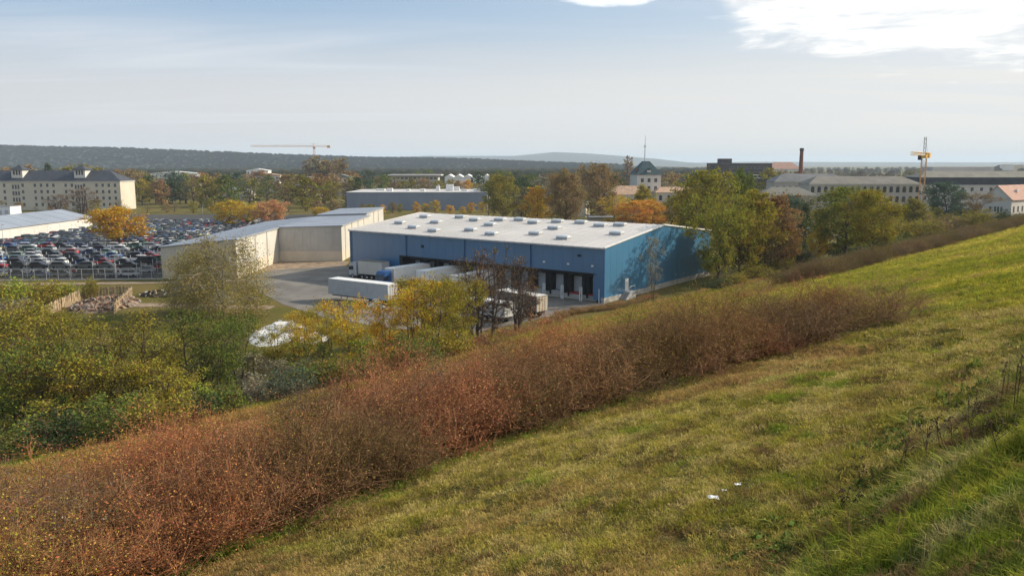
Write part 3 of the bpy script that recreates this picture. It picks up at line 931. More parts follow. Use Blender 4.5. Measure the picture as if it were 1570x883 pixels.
# the low red-brown hedge beside the yard, two long hedges on the slope
def hedge(name, label, pts, dens, hrange, cols, kind, wsc=1.3, hfun=None):
    e = empty(name, (pts[0][0], pts[0][1], float(gz(*pts[0]))), 0, label, 'hedge')
    for (x, y) in pts:
        lib = SH[kind]; wood, leaves = lib[random.randrange(len(lib))]
        h = random.uniform(*hrange) * (hfun(x, y) if hfun else 1)
        w_ = wsc * random.uniform(0.9, 1.25) * (1 + 0.012 * hypot(x, y) if wsc == 2.5 else 1)
        pn = float(fbm(np.array(x), np.array(y), 0.55, 91)) + random.gauss(-0.005, 0.07) + (0.06 if x < -2 else 0)
        if kind == 'hedge' and wsc < 3:
            c, tcol = ((0.15, 0.12, 0.035), (0.62, 0.60, 0.48)) if pn < 0.36 else (C['brown'], (0.85, 0.76, 0.62)) if pn < 0.46 else (C['rust'], (1.0, 0.84, 0.70)) if pn < 0.57 else ((0.33, 0.15, 0.07), (1.1, 0.76, 0.62)) if pn < 0.67 else ((0.36, 0.16, 0.06), (1.15, 0.80, 0.62)) if x < 3 else ((0.28, 0.20, 0.05), (0.95, 0.85, 0.6))
            if random.random() < 0.10: c, tcol = random.choice([(C['ygreen'], (0.8, 0.8, 0.5)), ((0.14, 0.12, 0.09), (0.7, 0.68, 0.62)), ((0.42, 0.11, 0.06), (1, 0.75, 0.6))])
        else:
            c = C[random.choices(*cols)[0]]; tcol = random.choice([(0.8, 0.8, 0.72), (0.6, 0.62, 0.52)])
        k = random.uniform(0.9, 1.3)
        Hp = {'bramble': 1.3, 'leafy': 3.0}.get(kind, 2.0); Rp = {'thicket': 2.6, 'hedge': 2.3, 'bramble': 2.8, 'leafy': 3.9}[kind]
        loc = (x - e.location.x, y - e.location.y, float(gz(x, y)) - e.location.z - 0.05)
        b = link('bush', wood, e, loc=loc, rot=(0, 0, random.uniform(0, 6.28)), scale=(w_ / Rp, w_ / Rp, h / Hp), color=tuple(v * k for v in tcol))
        link('leaves', leaves, b, color=tuple(v * k for v in c))
    return e


pts = []
for i in range(30):
    t = i / 29
    px = 735 + t * 265; py = 527 - t * 72 + (5 * sin(t * 9))
    x, y, _ = hit(px, py); pts.append((x, y))
    pts.append((x + random.uniform(-1, 1), y + random.uniform(0.6, 1.6)))
hedge('low_hedge', 'low dark red hedge along the edge of the loading yard', pts, 0, (0.9, 1.5), (['redb', 'rust', 'brown'], [1, 3, 3]), 'thicket', 2.2)

HB = []
for q in HEDGE_FOOT:
    HB.append(tuple(float(v) for v in sw(*hit(*q)[:2])))
HB.sort(key=lambda q: q[1])
hp = []
wmax = HB[-1][1]
w_ = HB[0][1] - 3
while w_ < wmax - 0.3:
    st_ = 1.25 + 0.012 * max(0, w_)
    w_ += st_
    s0 = float(np.interp(w_, [q[1] for q in HB], [q[0] for q in HB])); k = 0
    ds = 0.9 + 1.5 * (float(fbm(np.array(w_), np.array(3.0), 0.55, 5)) - 0.5)
    while ds < 9.8 - 0.07 * w_:
        if w_ < wmax - ds * 0.35:
            x, y = xy_from_sw(s0 - ds + random.uniform(-0.4, 0.4), w_ + random.uniform(-0.4, 0.4))
            if abs(x) < 0.72 * y + 2: hp.append((float(x), float(y)))
        ds += 1.3 + 0.09 * ds
random.shuffle(hp)
hedge('hedge', 'long red brown hedge crossing the slope from lower left to the mown field', hp[:298], 0, (1.75, 2.3),
      (['redb', 'rust', 'brown', 'pink', 'olive', 'ygreen'], [5, 7, 8, 2, 3, 1]), 'hedge', 2.5,
      hfun=lambda x, y: (0.52 + 1.0 * float(fbm(np.array(x), np.array(y), 0.42, 77))) * random.uniform(0.8, 1.22) * (1 + 0.012 * min(20, max(0, hypot(x, y) - 22))))
print('HEDGE', len(hp), FOOT[0], FOOT[-1])
hp = []
for w_ in np.arange(96, 330, 2.1):
    for s in (39.5, 37.6, 35.4):
        s_ = s + 0.05 * (w_ - 100) + random.uniform(-0.6, 0.6)
        x, y = xy_from_sw(min(s_, 46), w_ + random.uniform(-0.8, 0.8)); hp.append((float(x), float(y)))
hp = [p for p in hp if abs(p[0]) < 0.72 * p[1]]
hedge('hedge', 'dark brown hedge far up on the right edge of the bright green field', hp[:290], 0, (1.9, 2.7), (['brown', 'grey', 'olive'], [4, 2, 6]), 'hedge', 3.4)
ysb = []
for px, py, top, wp, col in [(955, 560, 505, 80, 'ygreen'), (915, 575, 525, 60, 'olive'), (215, 705, 655, 90, 'ygreen'), (150, 740, 690, 100, 'yellow'), (560, 620, 590, 60, 'ygreen'), (1060, 500, 470, 60, 'ygreen')]:
    x, y, h, w_ = P(px, py, top, wp)
    ysb.append((shrub('thicket', x, y, h, w_, col, None, name='bush', group='yellowing bushes in the long hedge', cat='bush'), px, CW[col] + ' bush'))
order_labels(ysb, '{w} in the long red brown hedge, {o}')

# -- background tree belts: individuals
bgt = []
PAL = ['olive', 'brown', 'rust', 'green', 'dgreen', 'grey', 'ygreen', 'blueg']


def belt_far(n, px0, px1, y0, y1, h0, h1, cols, wts, kinds=('round', 'round', 'oval', 'bare'), place='beyond the scrap yard'):
    for i in range(n):
        px = px0 + (px1 - px0) * (i + random.uniform(0.1, 0.9)) / n
        y = random.uniform(y0, y1)
        x = (px - 785) / F * y
        k = random.choice(kinds); col = random.choices(cols, wts)[0]
        h = random.uniform(h0, h1)
        if k == 'conifer': col = 'dgreen'
        o = tree(k, x, y, h, h * random.uniform(0.75, 1.05) * (0.3 if k == 'poplar' else 0.55 if k == 'conifer' else 1), col, None, far=True, group='trees ' + place, z=0.0)
        bgt.append((o, px, CW[col] + ' ' + {'round': 'round', 'oval': 'upright', 'bare': 'bare branched', 'conifer': 'conical', 'poplar': 'slim'}[k] + ' tree ' + place))


belt_far(26, 218, 560, 455, 520, 14, 19, PAL, [5, 4, 4, 2, 3, 1, 1, 1])
belt_far(14, 225, 520, 385, 430, 5, 8, ['olive', 'brown', 'ygreen'], [3, 3, 1], place='at the back of the scrap yard')
belt_far(26, 200, 620, 560, 700, 14, 19, PAL, [4, 4, 4, 2, 3, 1, 0, 2], place='behind the scrap yard tree belt')
belt_far(11, 470, 530, 700, 780, 27, 34, ['brown', 'grey'], [1, 1], kinds=('poplar',), place='of the row under the far crane')
belt_far(12, 545, 745, 392, 420, 4.0, 6.5, ['gold', 'yellow', 'brown', 'olive'], [2, 2, 3, 2], place='in front of the grey warehouse')
belt_far(10, 600, 740, 560, 620, 11, 15, ['olive', 'rust', 'gold', 'brown'], [3, 2, 1, 2], place='behind the grey warehouse')
belt_far(20, 745, 1050, 430, 520, 12, 20, PAL, [4, 5, 3, 1, 2, 2, 1, 1], place='behind the blue warehouse')
belt_far(14, 745, 960, 340, 400, 6, 9, ['olive', 'yellow', 'brown', 'ygreen'], [3, 2, 2, 2], place='low behind the blue warehouse roof')
belt_far(24, 560, 1100, 650, 950, 14, 20, ['dgreen', 'green', 'blueg', 'brown'], [5, 2, 3, 2], kinds=('round', 'oval', 'conifer'), place='in the dark wood beyond the warehouses')
belt_far(12, 1040, 1250, 290, 370, 10, 16, PAL, [4, 4, 2, 2, 1, 1, 2, 1], place='below the factory chimney')
belt_far(14, 1230, 1480, 275, 345, 7, 11, ['olive', 'ygreen', 'brown', 'blueg', 'grey'], [4, 3, 3, 1, 2], place='in front of the arcaded building')
belt_far(16, 1170, 1460, 520, 640, 14, 22, ['grey', 'brown', 'pink', 'olive'], [4, 4, 1, 2], kinds=('bare', 'bare', 'round'), place='behind the long pale depot')
belt_far(10, -30, 215, 395, 428, 4, 7, ['brown', 'rust', 'grey', 'olive'], [3, 2, 2, 1], kinds=('bare', 'round'), place='along the barracks')
belt_far(14, -20, 240, 520, 700, 17, 25, ['olive', 'brown', 'dgreen'], [3, 3, 2], kinds=('oval', 'round', 'conifer'), place='behind the barracks')
belt_far(18, 1060, 1230, 650, 900, 12, 20, ['grey', 'brown', 'dgreen', 'blueg'], [3, 3, 2, 2], kinds=('round', 'oval', 'bare'), place='around the dark brown factory block')
order_labels(bgt, '{w}, {o}')

# ------------------------------------------------------------------ geometry-node scattering for what nobody could count
def scatter(name, pts, rotz, scl, proto_me, label, cat, cols=None, tilt=0.0, up=None):
    proto = bpy.data.objects.new(name + '_source', proto_me)
    me = bpy.data.meshes.new(name)
    me.vertices.add(len(pts)); me.vertices.foreach_set('co', np.asarray(pts, np.float32).ravel())
    a = me.attributes.new('rot', 'FLOAT_VECTOR', 'POINT')
    rr = np.zeros((len(pts), 3), np.float32); rr[:, 2] = rotz
    rr[:, 0] = rng.normal(0, tilt, len(pts)); rr[:, 1] = rng.normal(0, tilt, len(pts))
    a.data.foreach_set('vector', rr.ravel())
    a = me.attributes.new('scl', 'FLOAT_VECTOR', 'POINT')
    ss = np.asarray(scl, np.float32)
    if ss.ndim == 1: ss = np.repeat(ss[:, None], 3, 1)
    a.data.foreach_set('vector', ss.ravel().astype(np.float32))
    if cols is not None:
        a = me.attributes.new('icol', 'FLOAT_COLOR', 'POINT')
        cc = np.ones((len(pts), 4), np.float32); cc[:, :3] = cols
        a.data.foreach_set('color', cc.ravel())
    o = link(name, me)
    ng = bpy.data.node_groups.new(name, 'GeometryNodeTree')
    ng.interface.new_socket('Geometry', in_out='INPUT', socket_type='NodeSocketGeometry')
    ng.interface.new_socket('Geometry', in_out='OUTPUT', socket_type='NodeSocketGeometry')
    gi = ng.nodes.new('NodeGroupInput'); go = ng.nodes.new('NodeGroupOutput')
    iop = ng.nodes.new('GeometryNodeInstanceOnPoints')
    oi = ng.nodes.new('GeometryNodeObjectInfo'); oi.inputs[0].default_value = proto
    na = ng.nodes.new('GeometryNodeInputNamedAttribute'); na.data_type = 'FLOAT_VECTOR'; na.inputs[0].default_value = 'rot'
    nb = ng.nodes.new('GeometryNodeInputNamedAttribute'); nb.data_type = 'FLOAT_VECTOR'; nb.inputs[0].default_value = 'scl'
    ng.links.new(gi.outputs[0], iop.inputs['Points']); ng.links.new(oi.outputs['Geometry'], iop.inputs['Instance'])
    ng.links.new(na.outputs[0], iop.inputs['Rotation']); ng.links.new(nb.outputs[0], iop.inputs['Scale'])
    ng.links.new(iop.outputs[0], go.inputs[0])
    md = o.modifiers.new('scatter', 'NODES'); md.node_group = ng
    return tag(o, label, cat, kind='stuff')


def clump(seed, n, hgt, rad, wid, lean, mat_):
    """a tuft: n bent blades of two faces each"""
    r = np.random.default_rng(seed)
    a = r.uniform(0, 2 * pi, n); rr = rad * np.sqrt(r.uniform(0, 1, n))
    b = np.stack([np.cos(a) * rr, np.sin(a) * rr, np.full(n, -0.01)], 1)
    la = r.uniform(0, 2 * pi, n); h = hgt * r.uniform(0.5, 1.15, n); ln = lean * r.uniform(0.2, 1.2, n) * h
    side = np.stack([-np.sin(la), np.cos(la), np.zeros(n)], 1) * (wid * r.uniform(0.6, 1.2, (n, 1)))
    dirv = np.stack([np.cos(la), np.sin(la), np.zeros(n)], 1)
    m_ = b + dirv * (ln * 0.35)[:, None] + np.array([0, 0, 1.0]) * (h * 0.6)[:, None]
    t_ = b + dirv * ln[:, None] + np.array([0, 0, 1.0]) * (h * np.clip(1.0 - 0.35 * ln / h, 0.3, 1))[:, None]
    v = np.stack([b - side, b + side, m_ + side * 0.8, m_ - side * 0.8, t_ + side * 0.1, t_ - side * 0.1], 1).reshape(-1, 3)
    k = np.arange(n)[:, None] * 6
    f = np.concatenate([k + np.array([0, 1, 2, 3]), k + np.array([3, 2, 4, 5])], 0)
    tt = r.uniform(0, 1, n); th = r.uniform(0, 1, n)
    return np_mesh('tuft', v, f, mat_, np.repeat(np.stack([tt, th, tt], 1), 6, 0))


blade = make_blade_mat('grass_blade')
blade_t = make_blade_mat('tall_grass_blade', (1.2, 1.25, 1.1), 0.45)
tuft_s = clump(1, 26, 0.055, 0.10, 0.0035, 1.3, blade)
tuft_m = clump(2, 26, 0.16, 0.16, 0.007, 0.9, blade)
tuft_l = clump(3, 34, 0.25, 0.13, 0.0055, 0.75, blade_t)
tuft_r = clump(4, 26, 0.45, 0.28, 0.012, 0.6, blade_t)


def lerp3(c0, c1, t):
    t = np.clip(t, 0, 1)[:, None]
    return np.array(c0) * (1 - t) + np.array(c1) * t if not isinstance(c0, np.ndarray) else c0 * (1 - t) + np.array(c1) * t


def sample(n, ylo, yhi, powr, margin=1.12, mask=None, seed=5):
    """points in the view wedge, denser near the camera"""
    r = np.random.default_rng(seed)
    u = r.uniform(0, 1, n)
    a = 2 - powr
    y = (ylo ** a + u * (yhi ** a - ylo ** a)) ** (1 / a) if abs(a) > 1e-3 else ylo * (yhi / ylo) ** u
    x = y * r.uniform(-0.66, 0.66, n) * margin
    if mask is not None:
        k = mask(x, y); x, y = x[k], y[k]
    return x, y


def grass(name, label, tuft, x, y, colfun, base_scale, grow, seed=1):
    r = np.random.default_rng(seed)
    d = np.hypot(x, y)
    z = gz(x, y)
    base_scale = base_scale * np.clip(0.2 + d / 11.0, 0, 1)
    s = base_scale * (1 + grow * d) * r.uniform(0.6, 1.35, len(x))
    hs = base_scale * (1 + grow * d * 0.45) * r.uniform(0.6, 1.35, len(x))
    cols = colfun(x, y) * r.uniform(0.8, 1.2, (len(x), 1))
    return scatter(name, np.stack([x, y, z], 1), r.uniform(0, 6.28, len(x)), np.stack([s, s, hs], 1), tuft, label, 'grass', cols, tilt=0.22)


def mown_col(x, y):
    c = lerp3((0.175, 0.17, 0.028), (0.28, 0.235, 0.06), fbm(x, y, 1.7, 3) * 2.4 - 0.7)
    c = lerp3(c, (0.36, 0.29, 0.13), (fbm(x, y, 4.6, 7) - 0.50) * 5)
    c = lerp3(c, (0.13, 0.09, 0.045), (fbm(x, y, 3.1, 27) - 0.56) * 7)
    c = lerp3(c, (0.27, 0.175, 0.08), (fbm(x, y, 0.16, 9) - 0.46) * 4)
    s_, w_ = sw(x, y)   # swaths left by the mower run along the slope
    st = fbm(s_ * 2.4, w_ * 0.42, 1.0, 61)
    c = lerp3(c, (0.34, 0.28, 0.12), (st - 0.55) * 4)
    c = lerp3(c, (0.125, 0.105, 0.04), (0.40 - st) * 4)
    return lerp3(c, (0.13, 0.19, 0.02), (fbm(x, y, 0.8, 12) - 0.66) * 5)


def bright_col(x, y):
    c = lerp3((0.155, 0.18, 0.024), (0.26, 0.245, 0.036), fbm(x, y, 0.55, 3) * 2 - 0.5)
    c = lerp3(c, (0.34, 0.29, 0.06), (fbm(x, y, 0.14, 5) - 0.48) * 4)
    c = lerp3(c, (0.10, 0.12, 0.03), (fbm(x, y, 1.3, 17) - 0.6) * 6)
    c = lerp3(c, (0.24, 0.17, 0.07), (fbm(x, y, 0.5, 15) - 0.6) * 5)
    s_, w_ = sw(x, y)
    return lerp3(c, (0.12, 0.155, 0.035), np.clip(1 - np.abs(s_ - foot_s(w_)) / 2.5, 0, 1) * (w_ < FOOT[-1][1] + 3))


def rough_col(x, y):
    c = lerp3((0.21, 0.175, 0.04), (0.30, 0.17, 0.065), fbm(x, y, 0.3, 3) * 2.4 - 0.7)
    c = lerp3(c, (0.20, 0.21, 0.03), (fbm(x, y, 0.18, 6) - 0.5) * 6)
    return lerp3(c, (0.30, 0.13, 0.08), (fbm(x, y, 0.5, 8) - 0.58) * 5)


def bank_col(x, y):
    c = lerp3((0.13, 0.175, 0.024), (0.27, 0.25, 0.04), fbm(x, y, 1.6, 3) * 2.4 - 0.7)
    c = lerp3(c, (0.38, 0.31, 0.14), (fbm(x, y, 1.3, 5) - 0.5) * 5)
    c = lerp3(c, (0.05, 0.075, 0.02), (fbm(x, y, 0.9, 55) - 0.58) * 8)
    return lerp3(c, (0.17, 0.10, 0.055), (fbm(x, y, 1.1, 15) - 0.56) * 6)


def zmask(i, lo=0.4):
    return lambda x, y: zone_of(x, y)[i] > lo


x, y = sample(190000, 5.5, 55, 1.25, mask=lambda x, y: (zone_of(x, y)[0] > 0.3) & (fbm(x, y, 3.4, 21) > 0.36))
grass('mown_grass', 'short mown grass with dry cuttings on the near slope', tuft_s, x, y, mown_col, 0.85, 0.05)
x, y = sample(9000, 5.5, 48, 1.0, mask=lambda x, y: (zone_of(x, y)[0] > 0.35) & (fbm(x, y, 0.9, 33) > 0.5), seed=8)
grass('mown_grass', 'longer tufts left standing in the mown slope', tuft_m, x, y, mown_col, 0.5, 0.02, 4)
x, y = sample(130000, 12, 190, 1.35, mask=lambda x, y: (zone_of(x, y)[1] > 0.35) & (sw(x, y)[0] < 72.5), seed=6)
grass('meadow_grass', 'yellow green meadow grass beyond the cut line and along the hedge foot', tuft_m, x, y, bright_col, 0.8, 0.02)
x, y = sample(90000, 16, 230, 1.3, mask=lambda x, y: (zone_of(x, y)[2] > 0.4) & (sw(x, y)[0] < 58) & (np.abs(sw(x, y)[0] - np.interp(y, [q[1] for q in pth], [sw(np.array(q[0]), np.array(q[1]))[0] for q in pth])) > 1.35), seed=9)
grass('rough_grass', 'dry rusty rough grass on the lower slope down to the footpath', tuft_r, x, y, rough_col, 0.75, 0.012)
x, y = sample(75000, 2.2, 30, 1.0, mask=lambda x, y: (sw(x, y)[0] > 72.8 + 1.6 * fbm(x, y, 0.9, 51)) & (sw(x, y)[0] < 80) & (fbm(x, y, 2.4, 41) > 0.42), seed=11)
grass('tall_grass', 'tall tangled green grass on the bank at the lower right', tuft_l, x, y, bank_col, 0.85, 0.02)
x, y = sample(9000, 6, 30, 1.0, mask=lambda x, y: (sw(x, y)[0] > 72.0) & (sw(x, y)[0] < 73.8), seed=12)
grass('tall_grass', 'brownish fringe grass where the mown slope meets the bank', tuft_l, x, y, lambda x, y: lerp3((0.2, 0.16, 0.05), (0.24, 0.24, 0.04), fbm(x, y, 0.8, 5)), 0.45, 0.02)
x, y = sample(60000, 60, 260, 1.2, mask=lambda x, y: (sw(x, y)[0] < 0) & (sw(x, y)[0] > -60) & ~((x > -58) & (y > 118 + (x + 20) * -0.55) & (y < 210) & (x < 48)) & (y < 171) & (fbm(x, y, 0.15, 44) > 0.4), seed=13)
grass('field_grass', 'uneven weedy grass on the flat ground before the halls', tuft_r, x, y, lambda x, y: lerp3((0.13, 0.15, 0.03), (0.22, 0.18, 0.07), fbm(x, y, 0.1, 5) * 2 - 0.5), 0.45, 0.01)

# broad leaved weeds and dry stalks among the grass
broad = clump(8, 22, 0.16, 0.16, 0.024, 1.5, blade_t)
x, y = sample(9000, 2.5, 40, 1.0, mask=lambda x, y: (sw(x, y)[0] > 72.4) & (sw(x, y)[0] < 80) & (fbm(x, y, 1.4, 71) > 0.52), seed=21)
grass('broad_weeds', 'dark broad leaved weeds in patches on the bank', broad, x, y, lambda x, y: lerp3((0.07, 0.11, 0.03), (0.15, 0.17, 0.04), fbm(x, y, 2.0, 5)), 0.75, 0.02)
stalk = clump(9, 9, 0.75, 0.05, 0.0035, 0.28, blade_t)
x, y = sample(1500, 3.5, 40, 1.0, mask=lambda x, y: (sw(x, y)[0] > 72.0) & (sw(x, y)[0] < 80) & (fbm(x, y, 0.7, 72) > 0.5), seed=22)
grass('dry_stalks', 'thin dry brown stalks rising from the bank grass', stalk, x, y, lambda x, y: lerp3((0.11, 0.075, 0.04), (0.26, 0.19, 0.10), fbm(x, y, 3.0, 5)), 0.75, 0.012)
x, y = sample(2600, 14, 60, 1.0, mask=lambda x, y: (np.abs(sw(x, y)[0] - foot_s(sw(x, y)[1]) + 0.2) < 0.7) & (sw(x, y)[1] < FOOT[-1][1] + 1), seed=23)
grass('dry_stalks', 'pale straw stalks along the foot of the long hedge', stalk, x, y, lambda x, y: lerp3((0.14, 0.10, 0.05), (0.34, 0.28, 0.15), fbm(x, y, 3.0, 5)), 0.8, 0.012)

# far woodland: one mass
fc = PT_FAR['round'][0][1]
leafy_far = make_blade_mat('far_foliage', (1, 1, 1), 0.45)
wm = fc.copy(); wm.materials.clear(); wm.materials.append(leafy_far)


def woods(name, label, n, y0, y1, a0, a1, seed, h0=9, h1=15, cols=((0.045, 0.06, 0.024), (0.10, 0.08, 0.04)), zf=None):
    r = np.random.default_rng(seed)
    y = r.uniform(y0, y1, n); x = y * r.uniform(a0, a1, n)
    z = zf(x, y) if zf else np.zeros(n)
    h = r.uniform(h0, h1, n) / 10
    sc = np.stack([h * r.uniform(0.9, 1.5, n), h * r.uniform(0.9, 1.5, n), h], 1)
    c = lerp3(cols[0], cols[1], vnoise(x, y, 0.01, 3) * 1.6 - 0.4 + r.normal(0, 0.25, n))
    return scatter(name, np.stack([x, y, z], 1), r.uniform(0, 6.28, n), sc, wm, label, 'woodland', c)


woods('woodland', 'dark mixed woodland between the near tree belt and the ridges', 2600, 950, 2600, -0.75, 0.25, 3)
woods('woodland', 'greyish trees of the city edge on the right horizon', 500, 900, 3000, 0.22, 0.75, 4, 8, 14, ((0.06, 0.07, 0.04), (0.12, 0.09, 0.06)))


def ridge_z(xs, zs, y, depth):
    def f(x, yy):
        t = (yy - y) / depth + 0.6
        q = np.clip(t / 0.6, 0, 1); q2 = np.clip((t - 0.6) / 0.4, 0, 1)
        return np.interp(x, xs, zs) * np.where(t <= 0.6, q * q * (3 - 2 * q), 1 - q2 * q2 * 0.9) - 8
    return f


woods('ridge_forest', 'dark blue green forest covering the long ridge on the left', 11000, 2350, 3230, -0.78, 0.14, 5, 8, 15, ((0.014, 0.026, 0.018), (0.030, 0.038, 0.022)), ridge_z(hx1, hz1, 3200, 1400))

# ------------------------------------------------------------------ buildings
def window_set(parent, x, y, z, w_, h, axis='x', me_cache={}, depth=0.12, arched=False):
    """window part (frame) with its pane as sub-part, standing 3 cm proud on a wall whose normal is -y ('x') or +x ('y')"""
    key = (round(w_, 2), round(h, 2), arched)
    if key not in me_cache:
        f = MB(); t_ = 0.10
        f.box(-w_ / 2 - t_, -w_ / 2, -0.06, 0.03, -t_, h + t_); f.box(w_ / 2, w_ / 2 + t_, -0.06, 0.03, -t_, h + t_)
        f.box(-w_ / 2, w_ / 2, -0.06, 0.03, -t_, 0); f.box(-w_ / 2, w_ / 2, -0.06, 0.03, h, h + t_)
        f.box(-0.03, 0.03, -0.045, 0.025, 0, h)
        if arched:
            v = [(cos(a) * w_ / 2, -0.05, h + t_ + sin(a) * w_ / 2.6) for a in np.linspace(0, pi, 7)] + [(cos(a) * w_ / 2, 0.02, h + t_ + sin(a) * w_ / 2.6) for a in np.linspace(0, pi, 7)]
            f.add(v, [tuple(range(7)), tuple(range(13, 6, -1))] + [(i, i + 7, i + 8, i + 1) for i in range(6)])
        p = MB(); p.box(-w_ / 2, w_ / 2, -0.02, 0.02, 0, h)
        me_cache[key] = (f.mesh('window', M['frame'] if not arched else M['win']), p.mesh('pane', M['win']))
    fm, pm = me_cache[key]
    o = link('window', fm, parent, loc=(x, y, z), rot=(0, 0, 0 if axis == 'x' else pi / 2))
    link('pane', pm, o)
    return o


# --- blue warehouse, local x along the loading front (far left -> near corner), y into the building
LEN, DEP, EH, RH = 66.85, 47.0, 10.0, 12.7
bw_o = empty('blue_warehouse', (AB_B[0], AB_B[1], 0), atan2(AB_A[1] - AB_B[1], AB_A[0] - AB_B[0]),
             'large blue clad warehouse with a pale low pitched roof and loading docks', 'warehouse')
RX0, RX1, RZ = 16.3, 65.3, 5.35
npan = 30; pw = LEN / npan
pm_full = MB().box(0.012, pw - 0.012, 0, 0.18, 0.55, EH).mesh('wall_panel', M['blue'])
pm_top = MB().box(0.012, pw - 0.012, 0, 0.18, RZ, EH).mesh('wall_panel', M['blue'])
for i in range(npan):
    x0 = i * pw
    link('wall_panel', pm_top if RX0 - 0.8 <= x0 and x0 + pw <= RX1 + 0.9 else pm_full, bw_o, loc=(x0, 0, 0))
core = MB()
core.box(0.02, LEN - 0.02, 3.0, DEP - 0.2, 0, EH - 0.3)
core.box(0.02, RX0, 0.19, 3.0, 0, EH - 0.3); core.box(RX1, LEN - 0.2, 0.19, 3.0, 0, EH - 0.3)
core.box(RX0, RX1, 0.19, 3.0, RZ + 0.02, EH - 0.3)
core.build('wall_core', M['dark_panel'], bw_o)
MB().box(RX0, RX1, 0.0, 0.17, RZ - 0.32, RZ - 0.01).build('lintel', M['dark'], bw_o)
gpan = 21; gw = DEP / gpan
for i in range(gpan):
    y0 = i * gw; ridge_y = DEP / 2
    h0 = EH + (RH - EH) * (1 - abs(y0 - ridge_y) / ridge_y); h1 = EH + (RH - EH) * (1 - abs(y0 + gw - ridge_y) / ridge_y)
    mb = MB(); ya, yb = 0.012 + (0.19 if i == 0 else 0), gw - 0.012
    prof = [(ya, 1.0), (yb, 1.0), (yb, h1 - 0.05), (gw / 2, max((h0 + h1) / 2, RH if abs(y0 + gw / 2 - ridge_y) < gw / 2 else 0) - 0.05), (ya, h0 - 0.05)]
    mb.prism(prof, -0.18, 0.0, axis='x')
    mb.build('gable_panel', M['blue_lit'], bw_o, loc=(LEN, y0, 0))
MB().box(LEN - 0.6, LEN + 0.08, -0.02, DEP, 0, 0.98).build('plinth', M['concrete'], bw_o)
MB().box(0, RX0, -0.05, 0.2, 0, 0.53).build('plinth', M['concrete'], bw_o)
MB().box(LEN - 0.02, LEN + 0.05, -0.05, 0.19, 0.98, EH).build('corner_trim', M['blue_trim'], bw_o)
MB().box(-0.06, 0.0, -0.05, 0.2, 0.0, EH).build('corner_trim', M['blue_trim'], bw_o)
nro = 30; rw = LEN / nro
sl = (RH - EH) / (DEP / 2)
for side in (0, 1):
    mb = MB()
    if side == 0: prof = [(-0.25, EH - 0.25 * sl), (DEP / 2, RH), (DEP / 2, RH + 0.14), (-0.25, EH + 0.14 - 0.25 * sl)]
    else: prof = [(DEP / 2, RH), (DEP + 0.25, EH), (DEP + 0.25, EH + 0.14), (DEP / 2, RH + 0.14)]
    mb.prism(prof, 0.015, rw - 0.015, axis='x')
    rm = mb.mesh('roof_panel', M['roof_white'])
    for i in range(nro): link('roof_panel', rm, bw_o, loc=(i * rw, 0, 0))
mb = MB()
for i in range(nro + 1):
    x0 = min(max(i * rw, 0.05), LEN - 0.05)
    mb.prism([(-0.2, EH + 0.13), (DEP / 2, RH + 0.15), (DEP / 2, RH + 0.22), (-0.2, EH + 0.2)], x0 - 0.03, x0 + 0.03, axis='x')
o = mb.build('roof_seam', M['roof_white'], bw_o)
MB().box(-0.1, LEN + 0.1, -0.42, -0.26, EH - 0.14, EH + 0.1).build('gutter', M['steel'], bw_o)
mb = MB()
mb.prism([(-0.3, EH + 0.0), (DEP / 2, RH + 0.02), (DEP + 0.3, EH), (DEP + 0.3, EH + 0.3), (DEP / 2, RH + 0.32), (-0.3, EH + 0.3)], LEN + 0.0, LEN + 0.22, axis='x')
mb.build('verge_trim', M['white'], bw_o)
mb = MB()
mb.prism([(-0.3, EH + 0.0), (DEP / 2, RH + 0.02), (DEP + 0.3, EH), (DEP + 0.3, EH + 0.3), (DEP / 2, RH + 0.32), (-0.3, EH + 0.3)], -0.24, -0.02, axis='x')
mb.build('verge_trim', M['roof_white'], bw_o)
for u_ in (0.3, 17.6, 34.0, 50.5):
    MB().tube((u_ + 0.2, -0.14, 0.3 if u_ < 16 else 5.3), (u_ + 0.2, -0.14, EH - 0.1), 0.09, n=8).build('downpipe', M['blue_trim'], bw_o)
# skylights
dm = MB(); cbm = MB().box(-1.25, 1.25, -0.8, 0.8, -0.1, 0.32).mesh('curb', M['curb'])
prof_n = 9; vs = []; fs = []
for j in range(5):
    b_ = -pi / 2 + pi * j / 4
    for i in range(prof_n):
        a_ = pi * i / (prof_n - 1)
        vs.append((1.3 * (abs(sin(b_)) ** 0.6 * (1 if b_ > 0 else -1)), 0.85 * cos(a_), 0.3 + 0.42 * sin(a_) * (0.75 + 0.25 * cos(b_))))
for j in range(4):
    for i in range(prof_n - 1):
        a_ = j * prof_n + i; fs.append((a_, a_ + 1, a_ + prof_n + 1, a_ + prof_n))
fs += [tuple(range(prof_n)), tuple(range(5 * prof_n - 1, 4 * prof_n - 1, -1))]
dm.add(vs, fs); dmm = dm.mesh('dome', M['dome'])
for u_, v_ in [(6.6, 9.7), (14.6, 5.9), (22.4, 3.9), (30.2, 6.9), (37.7, 4.5), (46.7, 7.3), (54.8, 5.1), (62.6, 11.9), (15.2, 12.6), (22.6, 17.6), (30.4, 13.3), (38.6, 18.2), (47.0, 13.6), (54.9, 18.8), (16.3, 20), (28.6, 19.2), (33.2, 20.5), (43.2, 20.6), (49, 20.8), (58.6, 20.4), (6.6, 18.2)]:
    cb = link('skylight', cbm, bw_o, loc=(u_, v_, EH + 0.14 + v_ * sl))
    link('dome', dmm, cb)
